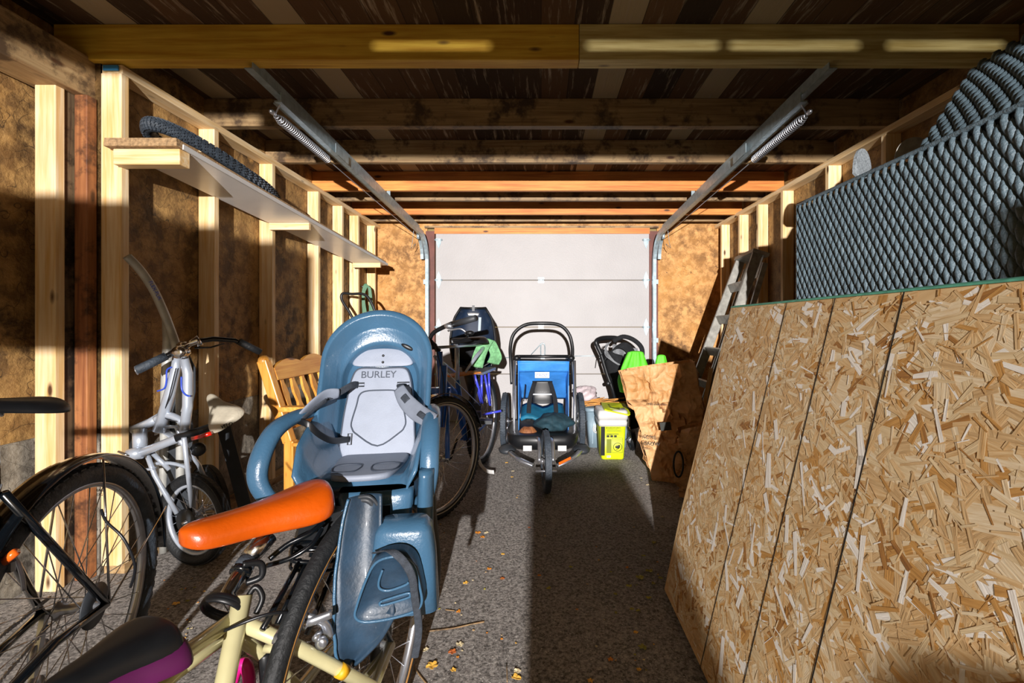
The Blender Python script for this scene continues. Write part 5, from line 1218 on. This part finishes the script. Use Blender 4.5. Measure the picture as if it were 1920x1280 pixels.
front = lambda u, v: V((x0, za+(zb-za)*u, .93+(ftop(u)-.93)*v))
woven(front, 84, 12, zb-za, .74, 'woven_front')
MB().bb(x0+.004, x0+.5, za, zb, .0, 1.672).build('sofa_body', 'wickerback', ws)
A, B, C_, D = V((1.33, 1.62, 1.685)), V((1.72, 1.80, 2.12)), V((1.72, .62, 2.12)), V((1.33, .62, 1.70))
back_ = lambda u, v: (D.lerp(A, u)).lerp(C_.lerp(B, u), v)
woven(back_, 44, 8, 1.05, .58, 'woven_back')
MB().prism([A+V((.006, 0, -.004)), B+V((.006, 0, -.004)), C_+V((.006, 0, -.004)), D+V((.006, 0, -.004))], (.14, 0, -.04)).build('back_core', 'wickerback', ws)
q = MB().tube([front(u/20, 1)+V((0, 0, .004)) for u in range(21)], .010, 8).tube([front(1, u/12) for u in range(13)], .009, 8); q.build('edge_braid', 'wicker', ws)
# two rounded boards poking up behind the sofa
def tipboard(px, py, z, w_, h_, hb, ax, name, label, grit):
    c = P(px, py, z); a = V(ax).normalized(); pts = []
    for k in range(21): t_ = PI*k/20; pts.append(c+a*math.cos(t_)*w_+V((0, 0, h_*math.sin(t_)**.8)))
    pts += [c-a*w_*.98+V((.02, 0, -hb)), c+a*w_*.98+V((.02, 0, -hb))]
    nrm = a.cross(V((0, 0, 1))); r = thing(name, label, 'board', (c.x, c.y, c.z-hb), 'rounded boards behind the sofa')
    MB().prism(pts, nrm*.010).build('deck', 'griptape', r); 
    MB().prism([p-nrm*.0015 for p in pts] if nrm.y > 0 else [p+nrm*.0115 for p in pts], nrm*.001).build('grip_sheet', grit, r)
    return r
tipboard(1614, 330, 2.22, .070, .13, .02, (.9, .45, 0), 'rounded_board', 'taller rounded board tip with gritty pale grey face above the sofa', 'griptape')
tipboard(1710, 300, 1.98, .062, .095, .02, (.85, -.5, .0), 'rounded_board', 'shorter scuffed dark rounded board tip nearer the camera above the sofa', 'ladderalu')
for k in range(3): tag(MB().beam(P(1650, 322-k*2, 2.0+.02*k), P(1706, 302-k*2, 1.86), .008, .006).build('pale_rod', 'pineX'), ['lowest thin pale rod lying on the sofa edge', 'middle thin pale rod lying on the sofa edge', 'topmost thin pale rod lying on the sofa edge'][k], 'rod')
# ================================================================== aluminium ladder
ld = thing('step_ladder', 'scuffed aluminium step ladder leaning on the right wall behind the sheet', 'ladder', (1.4, 3.9, 0))
f0, f1 = V((1.22, 4.22, 0)), V((1.755, 4.0, 1.66)); n0, n1 = V((1.24, 3.80, 0)), V((1.715, 3.60, 1.665))
for a, b_ in ((f0, f1), (n0, n1)):
    q = MB(); q.beam(a, b_, .006, .075, (1, 0, -.3)); q.beam(a+V((-.035, 0, .01)), b_+V((-.035, 0, .01)), .022, .004, (1, 0, -.3)); q.beam(a+V((.035, 0, -.01)), b_+V((.035, 0, -.01)), .022, .004, (1, 0, -.3)); q.build('side_rail', 'ladderalu', ld)
for k in range(1, 6):
    t_ = k/6+.02; MB().beam(f0.lerp(f1, t_), n0.lerp(n1, t_), .075, .02, (.9, 0, .4)).build('step', 'ladderalu', ld)
MB().beam(f1+V((.02, .02, .0)), n1+V((.02, -.02, .0)), .13, .03, (.3, 0, .95)).build('top_cap', 'ladderalu', ld)
for a, b_ in ((f0+V((.16, 0, 0)), f1+V((.05, 0, -.08))), (n0+V((.16, 0, 0)), n1+V((.06, 0, -.08)))): MB().beam(a, b_, .02, .04, (1, 0, -.3)).build('rear_leg', 'ladderalu', ld)
MB().beam(f1+V((.02, -.03, -.1)), n1+V((.04, .03, -.1)), .004, .2, (.3, 0, .95)).build('back_brace', 'ladderalu', ld)
tag(MB().beam((1.165, 3.5, 0), P(1334, 690, 3.45), .02, .03).build('wooden_stick', 'pineZ'), 'short wooden stick standing between ladder foot and strand board', 'stick')
# ================================================================== leaves and twigs
rnd = random.Random(21)
LM = [plain('leaf %d' % i, c, .7, 0, .3, 60) for i, c in enumerate(('#d98a2a', '#e8b44a', '#c9a878', '#8e8a30', '#b4602a', '#d8c8a0', '#a9a23c'))]
def leaf(px, py, size, mi, label, i):
    c = G(px, py); a = rnd.uniform(0, 2*PI); pts = []
    nl = rnd.choice((3, 5)); n_ = 20
    for k in range(n_):
        t_ = 2*PI*k/n_; r = size*(.55+.45*abs(math.cos(nl*t_/2))**.7)*(1 if nl == 5 else (.55+.45*abs(math.cos(t_)))); 
        pts.append(c+V((r*math.cos(t_+a), r*math.sin(t_+a)*.9, .003+size*.22*abs(math.sin(2*t_+a))+rnd.uniform(0, .002))))
    q = MB().add([c+V((0, 0, .004))]+pts, [(0, k+1, (k+1) % n_+1) for k in range(n_)], 0)
    o = q.build('fallen_leaf', LM[mi]); s = o.modifiers.new('thickness', 'SOLIDIFY'); s.thickness = .001
    return tag(o, label, 'leaf', 'leaves scattered on the floor')
spec = [(810, 1250, .020, 1, 'large yellow leaf on the sunlit floor at the bottom'), (896, 1000, .016, 0, 'orange leaf in the topmost cluster on sunlit asphalt'), (912, 1000, .016, 5, 'pale leaf beside the orange one on sunlit asphalt'), (873, 1094, .012, 1, None), (917, 1068, .012, 0, None), (942, 1086, .010, 4, None),
        (943, 1040, .009, 1, None), (860, 1148, .011, 0, None), (848, 1224, .014, 4, None), (862, 1210, .014, 5, None), (798, 1220, .013, 5, None), (850, 1258, .010, 1, None), (968, 1272, .018, 1, None), (970, 1260, .012, 5, None),
        (1011, 1080, .010, 0, None), (1029, 1104, .012, 6, None), (1070, 1064, .010, 6, None), (1022, 1006, .009, 5, None), (1200, 1084, .018, 6, None), (1218, 1072, .018, 6, 'largest olive leaf in the shaded heap near the strand board'), (1180, 1100, .014, 6, None), (1225, 1095, .012, 3, None), (1238, 1085, .013, 6, None), (1154, 1115, .011, 3, None),
        (1216, 1122, .012, 6, None), (1205, 1215, .016, 3, 'pointed olive green leaf at the bottom of the shaded floor'), (1145, 1238, .010, 0, None), (1192, 1187, .009, 1, None), (1197, 1146, .010, 6, None), (1185, 1143, .009, 6, None), (1226, 1018, .013, 6, None), (1242, 970, .012, 5, None), (1206, 1043, .011, 6, None), (1214, 910, .013, 5, None), (1202, 897, .010, 5, None), (1107, 1278, .010, 1, None),
        (1176, 1065, .009, 0, None), (960, 895, .010, 1, None), (950, 868, .014, 1, None), (962, 884, .012, 5, None), (1198, 1257, .008, 1, None), (992, 990, .009, 4, None), (1155, 1150, .008, 3, None), (330, 1133, .014, 1, 'tan leaf on the striped floor right of the black wheel'), (352, 1128, .010, 3, None), (340, 1210, .014, 3, None), (820, 1032, .010, 4, None), (905, 1008, .013, 0, None)]
for i, (px, py, s, mi, l) in enumerate(spec): leaf(px, py, s, mi, l or ('small dry leaf lying on the asphalt floor'), i)
for k in range(70):
    px, py = rnd.choice(((rnd.uniform(820, 980), rnd.uniform(900, 1270)), (rnd.uniform(1080, 1250), rnd.uniform(900, 1270)), (rnd.uniform(300, 400), rnd.uniform(1080, 1200))))
    leaf(px, py, rnd.uniform(.002, .006), rnd.choice((0, 1, 2, 5, 5, 6)), 'small dry leaf lying on the asphalt floor', 100+k)
def twig(pts, r, label): tag(MB().tube(spline([G(a, b_)+V((0, 0, r+.001)) for a, b_ in pts]), r, 6).build('twig', 'oldX'), label, 'twig')
twig([(802, 1185), (850, 1179), (882, 1172), (908, 1167)], .0025, 'long thin twig on the sunlit asphalt near the bottom')
twig([(776, 1250), (785, 1265), (800, 1284)], .0022, 'bent twig beside the cream bicycle wheel')
twig([(835, 1144), (852, 1146)], .0018, 'tiny straight twig above the long one')
twig([(950, 1245), (951, 1280)], .0015, 'fine straw standing out at the shadow edge at the bottom')
